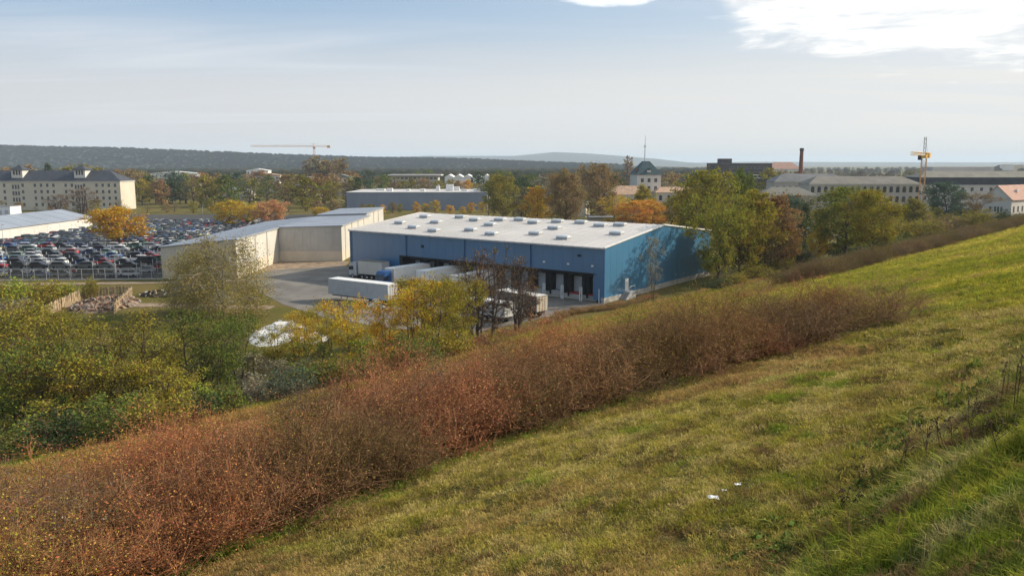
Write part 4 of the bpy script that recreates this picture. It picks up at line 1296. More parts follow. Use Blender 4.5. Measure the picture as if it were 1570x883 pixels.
# docks
for k in range(12):
    u_ = LEN - 2.8 - 4.1 * k
    dr = empty('dock_door', (u_, 0, 0)); dr.parent = bw_o
    MB().box(-1.25, 1.25, 2.85, 2.98, 1.25, 4.35).build('door_leaf', M['door'], dr)
    mb = MB(); mb.box(-1.95, -1.27, 1.6, 2.9, 0.9, 4.95); mb.box(1.27, 1.95, 1.6, 2.9, 0.9, 4.95); mb.box(-1.26, 1.26, 1.6, 2.9, 4.36, 4.95)
    mb.build('dock_shelter', M['dark'], dr)
    MB().box(-1.26, 1.26, 1.3, 2.84, 0.95, 1.2).build('dock_leveller', M['red'] if k in (0, 1) else M['steel'], dr)
    mb = MB(); mb.box(-1.5, -1.28, 1.0, 1.29, 0.5, 1.2); mb.box(1.28, 1.5, 1.0, 1.29, 0.5, 1.2)
    mb.build('bumper', M['dark'], dr)
    for sx in (-1.98, 1.72):
        MB().box(sx, sx + 0.16, -0.02, 0.14, 0.0 + 0.02, 2.6).build('guide_post', M['white'], dr)
MB().box(RX0, RX1, 1.35, 3.0, 0.0, 0.9).build('dock_wall', M['concrete'], bw_o)
for u_ in (LEN - 2.4, LEN - 7.6, LEN - 13.0):
    MB().box(u_ - 0.2, u_ + 0.2, -0.25, 0.0, 6.55, 6.85).build('flood_light', M['white'], bw_o)
MB().box(LEN - 5.6, LEN - 4.9, -0.12, 0.0, 8.2, 8.6).build('wall_vent', M['dark'], bw_o)
MB().box(22.2, 22.9, -0.12, 0.0, 7.4, 8.0).build('wall_vent', M['dark'], bw_o)
MB().box(LEN + 0.0, LEN + 0.06, 7.8, 9.1, 1.4, 3.65).build('side_door', M['white'], bw_o)
mb = MB()
for i in range(6): mb.box(LEN + 0.09, LEN + 1.5, 7.4 - 0.3 * i - 0.3, 9.3 if i == 0 else 7.4 - 0.3 * i, 0, 1.38 - 0.23 * i)
mb.build('door_steps', M['steel'], bw_o)
mb = MB()
for yy in (6.0, 7.4, 9.2): mb.tube((LEN + 1.45, yy, 0.2), (LEN + 1.45, yy, 2.4 if yy > 7 else 1.6), 0.03)
mb.tube((LEN + 1.45, 9.2, 2.4), (LEN + 1.45, 7.4, 2.4), 0.03); mb.tube((LEN + 1.45, 7.4, 2.4), (LEN + 1.45, 6.0, 1.6), 0.03)
mb.build('handrail', M['steel'], bw_o)

# --- pale halls left of the blue warehouse
def pale_hall(name, label, x0, x1, y0, y1, zl, zr, panels_front=9, end_right=True):
    e = empty(name, (x0, y0, 0), 0, label, 'hall')
    w_, d_ = x1 - x0, y1 - y0
    MB().prism([(0.1, 0), (w_ - 0.1, 0), (w_ - 0.1, zr - 0.1), (0.1, zl - 0.1)], 0.1, d_ - 0.1).build('wall_core', M['concrete'], e)
    pw_ = w_ / panels_front
    for i in range(panels_front):
        za = zl + (zr - zl) * i / panels_front; zb = zl + (zr - zl) * (i + 1) / panels_front
        MB().prism([(0.012, 2.6), (pw_ - 0.012, 2.6), (pw_ - 0.012, zb - 0.03), (0.012, za - 0.03)], 0, 0.1).build('wall_panel', M['pale_clad'], e, loc=(i * pw_, 0, 0))
    MB().box(0.02, w_ - 0.0, -0.04, 0.1, 0, 2.59).build('plinth_wall', M['pale_base'], e)
    n = max(3, int(d_ / 2.4)); pd = d_ / n
    pmm = MB().box(-0.1, 0, 0.012, pd - 0.012, 2.6, zr - 0.03).mesh('side_panel', M['pale_side'])
    for i in range(n): link('side_panel', pmm, e, loc=(w_, i * pd, 0))
    MB().box(w_ - 0.1, w_ + 0.04, 0.11, d_, 0, 2.59).build('plinth_wall', M['pale_base'], e)
    MB().prism([(-0.3, zl - 0.02), (w_ + 0.3, zr + 0.0), (w_ + 0.3, zr + 0.22), (-0.3, zl + 0.2)], -0.3, d_ + 0.3).build('roof', M['grey_roof'], e)
    nb = max(4, int(d_ / 5))
    mb = MB()
    for i in range(1, nb): mb.prism([(-0.25, zl + 0.19), (w_ + 0.25, zr + 0.21), (w_ + 0.25, zr + 0.27), (-0.25, zl + 0.25)], i * d_ / nb - 0.05, i * d_ / nb + 0.05)
    mb.build('roof_seam', M['grey_roof'], e)
    for i in range(int(d_ / 9)):
        MB().tube((w_ + 0.16, 4 + 9 * i, 0.1), (w_ + 0.16, 4 + 9 * i, zr - 0.05), 0.07, n=6).build('downpipe', M['steel'], e)
    MB().box(w_ + 0.3, w_ + 0.42, -0.3, d_ + 0.3, zr - 0.02, zr + 0.2).build('gutter', M['steel'], e)
    return e


M['pale_side'] = mat('pale_side_lit', (0.52, 0.50, 0.45), 0.6, 0.05, 0.2, stripe=('Y', 0.9, 0.3))  # hall cladding again, colour lightened for the side that faces the sun
pale_hall('pale_hall', 'long pale hall with a grey roof at the edge of the scrap yard', -76.8, -60.3, 174.8, 252.0, 6.9, 8.6, 8)
pale_hall('pale_hall', 'pale hall with a cream base adjoining the left end of the blue warehouse', -60.2, -44.0, 207.0, 249.0, 8.7, 9.1, 8)
pale_hall('pale_hall', 'short taller pale block at the rear of the adjoining pale halls', -60.2, -45.2, 249.3, 283.0, 9.2, 9.7, 8)

# --- grey roofed hall at the left edge
e = empty('long_shed', (-166, 205, 0), 0, 'long low shed with a grey roof behind the scrap cars at the left edge', 'shed')
MB().box(-24, 0, 0, 113, 0, 4.0).build('wall', M['render_pale'], e)
MB().prism([(-24.4, 3.9), (0.5, 3.9), (0.5, 4.1), (-12, 7.2), (-24.4, 4.1)], -0.4, 113.4).build('roof', M['grey_roof'], e)
mb = MB()
for i in range(12): mb.prism([(0.5, 4.08), (0.5, 4.16), (-12, 7.26), (-12, 7.18)], i * 9.5 + 0.3, i * 9.5 + 0.45)
mb.build('roof_seam', M['grey_roof'], e)
for i in range(14):
    MB().box(0.0, 0.05, 3 + i * 7.9, 6 + i * 7.9, 0.1, 3.2).build('roller_door', M['white_dirty'], e)
x, y, z = at(6, 334, 350)
e = empty('white_cabin', (x - 6, y, 0), 0, 'small white flat roofed block behind the long low shed', 'cabin')
MB().box(0, 9, 0, 8, 0, 6.6).build('wall', M['white'], e); MB().box(-0.2, 9.2, -0.2, 8.2, 6.6, 6.8).build('roof', M['felt_grey'], e)
for i in range(3): MB().box(1 + 2.8 * i, 2.6 + 2.8 * i, -0.06, 0.0, 2, 5).build('roller_door', M['door'], e)

# --- barracks
def hip_roof(mb, x0, x1, y0, y1, z0, z1, ins, ov=0.5, m=0):
    ym = (y0 + y1) / 2
    v = [(x0 - ov, y0 - ov, z0), (x1 + ov, y0 - ov, z0), (x1 + ov, y1 + ov, z0), (x0 - ov, y1 + ov, z0), (x0 + ins, ym, z1), (x1 - ins, ym, z1)]
    return mb.add(v, [(0, 1, 5, 4), (1, 2, 5), (2, 3, 4, 5), (3, 0, 4), (3, 2, 1, 0)], m)


BY = 438
e = empty('barracks', (-212, BY, 0), 0, 'long four storey beige barracks with a slate hip roof and roof lanterns', 'building')
MB().box(-112, 0, 0, 17, 0, 15.7).build('wall', M['render_beige'], e)
hip_roof(MB(), -112, 0, 0, 17, 15.72, 21.3, 9).build('roof', M['slate'], e)
MB().box(-112.3, 0.3, -0.3, 17.3, 15.2, 15.7).build('cornice', M['frame'], e)
for dx in (-56.5, -22.5):   # roof lanterns over the stair bays
    f = MB().box(dx - 3.0, dx + 3.0, 2.0, 8.4, 17.2, 21.6).build('roof_lantern', M['render_pale'], e)
    MB().add([(dx - 3.9, 1.0, 21.6), (dx + 3.9, 1.0, 21.6), (dx + 3.9, 9.4, 21.6), (dx - 3.9, 9.4, 21.6), (dx, 5.2, 24.4)], [(0, 1, 4), (1, 2, 4), (2, 3, 4), (3, 0, 4), (3, 2, 1, 0)]).build('lantern_roof', M['slate'], f)
    for q in (-1.5, -0.0, 1.5): MB().box(dx + q - 0.45, dx + q + 0.45, 1.94, 2.0, 18.9, 21.3).build('pane', M['win'], f)
for row in range(4):
    z_ = 2.2 + 3.45 * row
    for k in range(-33, 0):
        x_ = k * 3.33 + 0.6
        near_bay = min(abs(x_ + 22.5), abs(x_ + 56.5), abs(x_ + 90)) < 3.1
        if (k % 5 == 0) and not near_bay: continue
        if x_ < -75: continue
        if near_bay: continue
        window_set(e, x_, -0.03, z_, 1.25, 1.7)
    for bx in (-56.5, -22.5):
        for q in (-1.5, 0, 1.5): window_set(e, bx + q, -0.03, z_ - 1.1, 1.0, 2.2)

# --- grey warehouse in the middle distance
e = empty('grey_warehouse', (-90.2, 440, 0), 0, 'long flat grey clad warehouse with rooftop units in the middle distance', 'warehouse')
n = 24; pw_ = 76.6 / n
pmm = MB().box(0.02, pw_ - 0.02, 0, 0.2, 0, 9.4).mesh('wall_panel', M['grey_clad'])
for i in range(n): link('wall_panel', pmm, e, loc=(i * pw_, 0, 0))
MB().box(0, 76.6, 0.21, 50, 0, 9.3).build('wall_core', M['grey_clad'], e)
MB().box(76.62, 76.8, -0.02, 50, 0, 9.5).build('end_wall_lit', M['white'], e)  # right end wall, its sunlit brightness painted as white
MB().box(-0.2, 76.6, -0.2, 50.2, 9.42, 9.7).build('roof', M['roof_white'], e)
for x_, y_, w_, h_ in ((20, 14, 3, 1.6), (30, 20, 2, 1.0), (39, 12, 2.4, 1.4), (47, 20, 2, 2.6), (53, 16, 4, 3.6), (55, 24, 5, 2.2), (62, 10, 3, 1.2), (12, 25, 5, 1.0), (68, 22, 4, 1.2)):
    MB().box(x_, x_ + w_, y_, y_ + 3, 9.7, 9.7 + h_).build('roof_unit', M['white'], e)
MB().box(14, 15.2, -0.08, 0.0, 0.2, 2.4).build('door', M['dark'], e)
# flanking lower roof at the right
e = empty('office_block', (-104, 700, 0), 0, 'pale flat roofed office block with a wide roof overhang behind the grey warehouse', 'building')
MB().box(0, 40, 0, 20, 0, 14.6).build('wall', M['render_grey'], e); MB().box(-3, 43, -3, 22, 14.62, 15.6).build('roof', M['roof_white'], e)
for i in range(11):
    for z_ in (4, 8, 11.5): window_set(e, 2 + i * 3.6, -0.03, z_, 2.2, 1.7)
e = empty('white_hall', (-63, 760, 0), 0, 'white low hall with bright roof humps beyond the office block', 'building')
MB().box(0, 52, 0, 30, 0, 12).build('wall', M['white'], e)
for i in range(6): MB().prism([(0, 12.02), (8.2, 12.02), (8.2, 12.6), (4.1, 15.0), (0, 12.6)], -0.5, 30.5).build('roof', M['white'], e, loc=(i * 8.7, 0, 0))
for px, w_, yy, h_, c_, lb in ((236, 46, 800, 15, 'white', 'far white building above the barracks trees at the left'), (370, 36, 720, 14.5, 'tile_o', 'far house with a salmon roof among the brown trees'),
                               (382, 24, 900, 17, 'white', 'far white house right beside the salmon roof'), (452, 20, 620, 12.5, 'render_pale', 'far cream block left of the poplar row'), (512, 14, 640, 14, 'render_pale', 'far cream block right of the poplar row'),
                               (320, 30, 560, 6, 'grey_roof', 'small grey roofed shed among the trees behind the scrap yard')):
    x_ = (px - 785) / F * yy
    e = empty('far_house', (x_, yy, 0), 0, lb, 'building')
    MB().box(0, w_, 0, 12, 0, h_).build('wall', M['render_pale'] if c_ in ('tile_o', 'grey_roof') else M[c_], e)
    MB().prism([(-0.5, h_ + 0.02), (w_ + 0.5, h_ + 0.02), (w_ + 0.5, h_ + 0.5), (w_ / 2, h_ + 2.6), (-0.5, h_ + 0.5)], -0.5, 12.5).build('roof', M[c_ if c_ != 'render_pale' else 'felt'], e)
    for i in range(int(w_ / 4)):
        for z_ in (h_ - 3, h_ - 6): window_set(e, 2 + i * 4, -0.03, max(1, z_), 1.4, 1.6)

# --- transformer tower and low canopy behind the blue hall
x, y, z = at(892, 330, 385)
e = empty('transformer_tower', (x, 385, 0), radians(-24), 'small beige flat roofed tower just behind the blue warehouse roof', 'tower')
MB().box(-3.0, 3.0, -3.0, 3.0, 0, 6.9).build('wall', M['render_beige'], e)
MB().box(-3.7, 3.7, -3.7, 3.7, 6.92, 7.3).build('roof', M['felt_grey'], e)
window_set(e, 3.02, 0, 2.0, 1.2, 2.4, axis='y')
e = empty('low_canopy', (32, 330, 0), 0, 'low flat grey roofed shed right of the small beige tower', 'shed')
MB().box(0, 26, 0, 14, 0, 2.9).build('wall', M['render_grey'], e); MB().box(-0.5, 26.5, -0.5, 14.5, 2.92, 3.3).build('roof', M['felt_grey'], e)

# --- villa with tower and orange roof
VY = 420
e = empty('villa_tower', (71, VY, 0), radians(8), 'square villa tower with a steep teal slate roof and dormer', 'tower')
MB().box(-6.4, 6.4, 0, 12.8, 0, 19.3).build('wall', M['render_pale'], e)
MB().add([(-7, -0.6, 19.32), (7, -0.6, 19.32), (7, 13.4, 19.32), (-7, 13.4, 19.32), (-1.6, 4.8, 26.2), (1.6, 4.8, 26.2), (1.6, 8, 26.2), (-1.6, 8, 26.2)],
         [(0, 1, 5, 4), (1, 2, 6, 5), (2, 3, 7, 6), (3, 0, 4, 7), (4, 5, 6, 7), (3, 2, 1, 0)]).build('roof', M['slate_teal'], e)
d_ = MB().box(-1.1, 1.1, 0.4, 2.5, 19.4, 21.6).build('dormer', M['render_pale'], e)
MB().prism([(-1.4, 21.62), (1.4, 21.62), (0, 22.7)], 0.2, 4.5).build('dormer_roof', M['slate_teal'], d_)
MB().box(-6.2, -5.0, 3, 4.4, 19.4, 22.6).build('chimney', M['brick'], e)
for z_ in (15.4, 11.4, 7.2):
    for q in (-3.6, 0, 3.6): window_set(e, q, -0.03, z_, 1.5, 2.0)
e = empty('orange_roofed_house', (47, 395, 0), 0, 'low villa wing with an orange tiled roof left of the tower', 'building')
MB().box(0, 20, 0, 12, 0, 10.0).build('wall', M['render_pale'], e); hip_roof(MB(), 0, 20, 0, 12, 10.02, 14.2, 5).build('roof', M['tile_o'], e)
for i in range(5): window_set(e, 2.4 + 3.8 * i, -0.03, 6.6, 1.4, 2.2)
for i in range(5): window_set(e, 2.4 + 3.8 * i, -0.03, 2.6, 1.4, 2.2)
e = empty('villa_annex', (73, 410, 0), 0, 'long pale annex with a tiled eave right below the villa tower', 'building')
MB().box(0, 22, 0, 10, 0, 10.5).build('wall', M['render_grey'], e); hip_roof(MB(), 0, 22, 0, 10, 10.52, 13.2, 3).build('roof', M['tile_o'], e)
for i in range(5): window_set(e, 2.4 + 4.2 * i, -0.03, 6.6, 1.3, 2.0, arched=True)

# --- factory group
e = empty('factory_block', (150, 600, 0), 0, 'dark brown flat roofed factory block with a penthouse', 'building')
MB().box(0, 42, 0, 26, 0, 25.0).build('wall', M['brown_wall'], e)
MB().box(5, 13, 3, 14, 25.02, 28.6).build('penthouse', M['brown_wall'], e); MB().box(-0.3, 42.3, -0.3, 26.3, 25.02, 25.3).build('roof', M['felt_grey'], e)
for z_ in (21, 16.5, 12):
    for i in range(9): window_set(e, 12 + 3.2 * i, -0.03, z_, 2.2, 1.8)
e = empty('factory_wing', (170, 575, 0), 0, 'lower factory wing with a white window band before the dark block', 'building')
MB().box(0, 20, 0, 14, 0, 19).build('wall', M['brown_wall'], e)
for i in range(4):
    o_ = MB().box(1 + 3.2 * i, 3.8 + 3.2 * i, -0.06, 0.0, 14.6, 17.4).build('window', M['white'], e)
    MB().box(1.3 + 3.2 * i, 3.5 + 3.2 * i, -0.09, -0.06, 15.2, 16.8).build('pane', M['win'], o_)
e = empty('brick_chimney', (160, 450, 0), 0, 'tall slim brick factory chimney', 'chimney')
MB().tube((0, 0, 0), (0, 0, 31.8), 1.55, 0.95, 14).build('shaft', M['brick'], e); MB().tube((0, 0, 31.81), (0, 0, 33.4), 1.15, 1.1, 14).build('cap', M['brown_wall'], e)
x_ = (1175 - 785) / F * 900
e = empty('red_roofed_hall', (x_, 900, 0), 0, 'far hall with a pinkish red roof left of the brick chimney', 'building')
MB().box(0, 36, 0, 20, 0, 19).build('wall', M['render_pale'], e); hip_roof(MB(), 0, 36, 0, 20, 19.02, 26.5, 8).build('roof', M['tile'], e)
for i in range(8): window_set(e, 3 + 4.2 * i, -0.03, 14, 1.6, 2.2)


def long_building(name, label, x0, y0, w_, d_, zw, zr, rows, nwin, wmat, rmat, band=None, arched=False, wsz=(1.5, 2.2), ang=0, sill=None):
    e = empty(name, (x0, y0, 0), ang, label, 'building')
    MB().box(0, w_, 0, d_, 0, zw).build('wall', M[wmat], e)
    if band:
        MB().box(-0.3, w_ + 0.3, -0.3, d_, zw + 0.02, zw + band).build('attic_band', M['slate'], e); zw2 = zw + band
    else: zw2 = zw
    hip_roof(MB(), 0, w_, 0, d_, zw2 + 0.04, zr, 6, 0.6).build('roof', M[rmat], e)
    MB().box(-0.35, w_ + 0.35, -0.35, -0.0, zw - 0.5, zw).build('cornice', M['frame'], e)
    for z_ in rows:
        for i in range(nwin):
            window_set(e, w_ * (i + 0.5) / nwin, -0.03, z_, *wsz, arched=arched)
    return e


long_building('arcaded_building', 'long pale building with two rows of arched windows left of the yellow crane', 147, 400, 55, 16, 15.0, 18.7, (11.0, 6.2), 17, 'render_grey', 'felt', arched=True)
long_building('arched_wing', 'low pale wing with a light felt roof and arched windows left of the arcaded building', 108, 350, 24, 12, 11.4, 14.9, (7.2,), 6, 'render_grey', 'felt', arched=True, wsz=(1.6, 2.0))
long_building('long_roof_building', 'long grey roof behind the arched wing beside the brick chimney', 140, 432, 40, 14, 15.4, 19.6, (11,), 12, 'render_grey', 'felt_grey')
long_building('depot_building', 'long pale depot with a dark attic band right of the yellow crane', 217, 430, 130, 18, 13.8, 21.0, (10.6, 6.2, 2.2), 26, 'render_pale', 'felt', band=3.9, wsz=(1.5, 1.8))
e = long_building('rear_depot', 'grey building with a bright roof edge behind the long pale depot', 300, 500, 90, 20, 19, 24.3, (), 0, 'render_grey', 'felt')
for i in range(4): MB().box(4 + 14 * i, 11 + 14 * i, 3, 6, 20.5, 23.8).build('roof_light', M['white'], e)
MB().box(-40, -2, 2, 16, 18, 23.0).build('bright_roof', M['roof_white'], e)
# gable house with red roof
HX, HY = 224, 385
e = empty('gable_house', (HX, HY, 0), radians(-52), 'pale gable house with a pinkish red tiled roof at the right edge', 'house')
MB().prism([(0, 0), (13, 0), (13, 8.6), (6.5, 14.6), (0, 8.6)], 0, 34).build('wall', M['render_pale'], e, )
rl = MB(); rl.add([(13.6, -0.5, 8.2), (13.6, 34.5, 8.2), (6.5, 34.5, 14.9), (6.5, -0.5, 14.9), (13.6, -0.5, 8.0), (13.6, 34.5, 8.0), (6.5, 34.5, 14.65), (6.5, -0.5, 14.65)],
                  [(0, 1, 2, 3), (4, 7, 6, 5), (0, 3, 7, 4), (1, 5, 6, 2), (0, 4, 5, 1)]); rl.add([(-0.6, -0.5, 8.2), (-0.6, 34.5, 8.2), (6.5, 34.5, 14.9), (6.5, -0.5, 14.9), (-0.6, -0.5, 8.0), (-0.6, 34.5, 8.0), (6.5, 34.5, 14.65), (6.5, -0.5, 14.65)],
                  [(3, 2, 1, 0), (5, 6, 7, 4), (4, 7, 3, 0), (2, 6, 5, 1), (1, 5, 4, 0)])
rl.build('roof', M['tile'], e)
for q in (4.0, 6.2, 7.5, 8.9): window_set(e, q, -0.03, 2.6, 0.9, 2.4)
for q in (3, 8, 13, 18, 23, 28): window_set(e, 13.03, q, 2.6, 1.5, 2.6, axis='y')
MB().box(9.5, 10.6, 12, 13.2, 11.6, 12.9).build('skylight', M['white'], e)

# --- tower cranes and mast
def lattice(mb, p0, p1, w_, n, r=0.09):
    p0, p1 = Vector(p0), Vector(p1); d = (p1 - p0).normalized()
    a = d.cross(Vector((0, 0, 1)));
    if a.length < 1e-3: a = Vector((1, 0, 0))
    a.normalize(); b = d.cross(a)
    cs = [a * (w_ / 2) * i + b * (w_ / 2) * j for i, j in ((1, 1), (1, -1), (-1, -1), (-1, 1))]
    for c in cs: mb.tube(p0 + c, p1 + c, r, n=4)
    for k in range(n):
        q0 = p0.lerp(p1, k / n); q1 = p0.lerp(p1, (k + 1) / n)
        for i in range(4): mb.tube(q0 + cs[i], q1 + cs[(i + 1) % 4], r * 0.6, n=3)


def crane(name, label, x, y, hgt, jib_dir, jl, cl, mt, mast_w=1.6, apex=8, cat='crane'):
    e = empty(name, (x, y, 0), jib_dir, label, cat)
    mb = MB(); lattice(mb, (0, 0, 0), (0, 0, hgt), mast_w, int(hgt / 2), 0.13); mb.build('mast', M[mt[0]], e)
    mb = MB(); lattice(mb, (1, 0, hgt + 2), (jl, 0, hgt + 2), 1.4, int(jl / 2), 0.12); mb.build('jib', M[mt[1]], e)
    mb = MB(); lattice(mb, (-1, 0, hgt + 2), (-cl, 0, hgt + 2), 1.3, int(cl / 2), 0.1); mb.build('counter_jib', M[mt[1]], e)
    MB().box(-cl - 1.5, -cl + 2.0, -1.0, 1.0, hgt + 0.2, hgt + 2.6).build('counterweight', M[mt[1]], e)
    mb = MB(); lattice(mb, (0, 0, hgt + 2), (0.5, 0, hgt + apex), 0.9, 4, 0.09); mb.tube((0.5, 0, hgt + apex), (jl * 0.7, 0, hgt + 2.6), 0.05, n=3); mb.tube((0.5, 0, hgt + apex), (-cl + 1, 0, hgt + 2.6), 0.05, n=3)
    mb.build('tie_tower', M[mt[2]], e)
    MB().box(-1.1, 1.1, -2.6, -0.9, hgt - 0.8, hgt + 1.4).build('cab', M['dark_panel'], e)
    MB().box(-1.3, 1.3, -1.1, 1.1, hgt + 0.0, hgt + 1.3).build('slewing_ring', M[mt[1]], e)
    return e


crane('tower_crane', 'yellow tower crane with a rusty mast above the long pale buildings', 197.5, 390, 27.5, radians(233), 28, 9, ('crane_r', 'crane_y', 'steel'), 2.0, 10)
x_ = (486 - 785) / F * 900
crane('tower_crane', 'far thin tower crane with a long jib over the ridge at the left', x_, 900, 42.0, radians(186), 68, 16, ('crane_r', 'crane_r', 'crane_r'), 1.7, 5)
x_ = (986 - 785) / F * 3000
e = empty('radio_mast', (x_, 3000, 0), 0, 'tall thin radio mast on the distant hill', 'mast')
MB().tube((0, 0, 0), (0, 0, 95), 2.6, 1.5, 8).build('shaft', M['steel'], e); MB().tube((0, 0, 84), (0, 0, 91), 4.0, 4.0, 10).build('platform', M['steel'], e); MB().tube((0, 0, 95.1), (0, 0, 128), 0.9, 0.5, 6).build('antenna', M['red'], e)

# ------------------------------------------------------------------ trucks and trailers
def wheel_mesh(r=0.5, w_=0.3):
    mb = MB(); mb.tube((0, -w_ / 2, 0), (0, w_ / 2, 0), r, n=14); return mb.mesh('wheel', M['tyre'])


WM = wheel_mesh(0.5, 0.34); WR = MB().tube((0, -0.19, 0), (0, 0.19, 0), 0.24, n=10).mesh('rim', M['steel'])


def add_wheel(e, x, y, z=0.5, s=1.0):
    w_ = link('wheel', WM, e, loc=(x, y, z), scale=(s, s, s)); link('rim', WR, w_)


def trailer(name, label, x, y, ang, L_=13.6, Ht=4.0, mside='white', mroof='white', mend='white', cab=None, bed=1.15, wheels=True, ribs=True, cat='trailer', legs=True):
    """x forward; origin at the centre on the ground"""
    e = empty(name, (x, y, 0.04), ang, label, cat)
    MB().box(-L_ / 2, L_ / 2, -1.24, 1.24, bed, Ht - 0.05).build('body', M[mside], e)
    MB().box(-L_ / 2 + 0.02, L_ / 2 - 0.02, -1.27, 1.27, Ht - 0.04, Ht + 0.03).build('roof', M[mroof], e)
    mb = MB()
    for xx in (-L_ / 2, L_ / 2):
        for yy in (-1.27, 1.15): mb.box(xx - 0.06, xx + 0.06, yy, yy + 0.12, bed - 0.05, Ht)
    mb.build('corner_post', M['steel'], e)
    for sy in (-0.62, 0.62):
        d_ = MB().box(-L_ / 2 - 0.05, -L_ / 2 - 0.002, sy - 0.58, sy + 0.58, bed + 0.05, Ht - 0.15).build('rear_door', M[mend], e)
        MB().tube((-L_ / 2 - 0.08, sy, bed + 0.1), (-L_ / 2 - 0.08, sy, Ht - 0.2), 0.025).build('lock_rod', M['steel'], d_)
    if ribs:
        mb = MB(); n = int(L_ / 1.2)
        for i in range(1, n):
            for yy in (-1.265, 1.245): mb.box(-L_ / 2 + i * L_ / n - 0.03, -L_ / 2 + i * L_ / n + 0.03, yy, yy + 0.02, bed + 0.02, Ht - 0.1)
        mb.build('side_rib', M[mside], e)
    MB().box(-L_ / 2 + 0.1, L_ / 2 - 0.1, -0.5, 0.5, bed - 0.35, bed - 0.01).build('chassis', M['chassis'], e)
    MB().box(-L_ / 2 + 0.5, L_ / 2 - 0.5, -1.27, -1.2, bed - 0.55, bed - 0.08).build('side_guard', M['steel'], e)
    for ax in (0, 1.3, 2.6):
        for sy in (-1.05, 1.05): add_wheel(e, -L_ / 2 + 1.6 + ax, sy)
    if not cab and legs:
        for sy in (-0.8, 0.8): MB().box(L_ / 2 - 2.8, L_ / 2 - 2.65, sy - 0.07, sy + 0.07, 0, bed - 0.36).build('landing_leg', M['steel'], e)
    if cab:
        cx = L_ / 2 + 0.6
        c_ = MB(); c_.prism([(cx, 0.7), (cx + 2.1, 0.7), (cx + 2.15, 1.9), (cx + 1.9, 3.0), (cx + 1.5, 3.55), (cx, 3.7)], -1.22, 1.22)
        co = c_.build('cab', M[cab], e)
        MB().prism([(cx + 2.17, 1.95), (cx + 1.95, 2.95), (cx + 1.92, 2.95), (cx + 2.12, 1.95)], -1.08, 1.08).build('windscreen', M['glass'], co)
        for sy in (-1.24, 1.225): MB().box(cx + 0.8, cx + 1.75, sy, sy + 0.015, 1.9, 2.75).build('side_window', M['glass'], co)
        MB().box(cx + 0.0, cx + 2.25, -1.2, 1.2, 0.4, 0.69).build('bumper', M['chassis'], co)
        for sy in (-1.38, 1.24): MB().box(cx + 1.75, cx + 1.95, sy, sy + 0.14, 1.9, 2.6).build('mirror', M['dark'], co)
        for sy in (-0.95, 0.75): MB().box(cx + 2.16, cx + 2.2, sy, sy + 0.22, 0.8, 1.05).build('headlight', M['steel'], co)
        for sy in (-1.05, 1.05): add_wheel(e, cx + 1.1, sy); add_wheel(e, L_ / 2 - 1.0, sy)
    return e


th = atan2(-0.6, 0.8)
trailer('trailer', 'long white trailer with a bright roof parked across the yard before the trees', -27.2, 144.1, th + 0.06 + pi, 14.6, 4.0, 'door', 'white', 'door')
trailer('truck', 'grey box truck with an open fronted cab parked against the blue warehouse wall', -30.2, 174.0, th + pi + 0.12, 6.6, 4.0, 'pale_side', 'felt', 'door', cab='door', cat='truck')
wx, wy = 0.6, 0.8
cxx, cyy = -25.0, 161.5
trailer('truck', 'white trailer with a small blue cab backed onto the left loading docks', cxx + wx * 5.6, cyy + wy * 5.6, atan2(-wy, -wx), 11.0, 4.0, 'white', 'white', 'white', cab='cab_blue', ribs=False, cat='truck')
trailer('trailer', 'white trailer backed onto the docks right beside the one with the blue cab', -18.2 + wx * 6, 157.6 + wy * 6, atan2(-wy, -wx), 12.0, 4.0, 'white', 'white', 'white', ribs=False)
trailer('trailer', 'white trailer backed onto the middle docks behind the bare trees', -11.0 + wx * 5.8, 150.6 + wy * 5.8, atan2(-wy, -wx), 11.5, 4.0, 'white', 'white_dirty', 'white')
trailer('trailer', 'grey curtain sided trailer with a pale rear end next to the loading docks', 1.6, 132.6, atan2(8, -7.6), 9.6, 3.7, 'tarp_grey', 'white_dirty', 'pale_base')
trailer('trailer', 'short dirty white box trailer with stained rear doors at the yard hedge', -3.6, 127.2, atan2(6.5, -7.2), 8.6, 3.3, 'white_dirty', 'white', 'white')
trailer('truck', 'white lorry with a dark windscreen parked by the path on the right', 102.5, 281.5, atan2(-0.96, -0.28), 8.0, 3.9, 'white', 'white', 'white', cab='white', cat='truck', ribs=False)

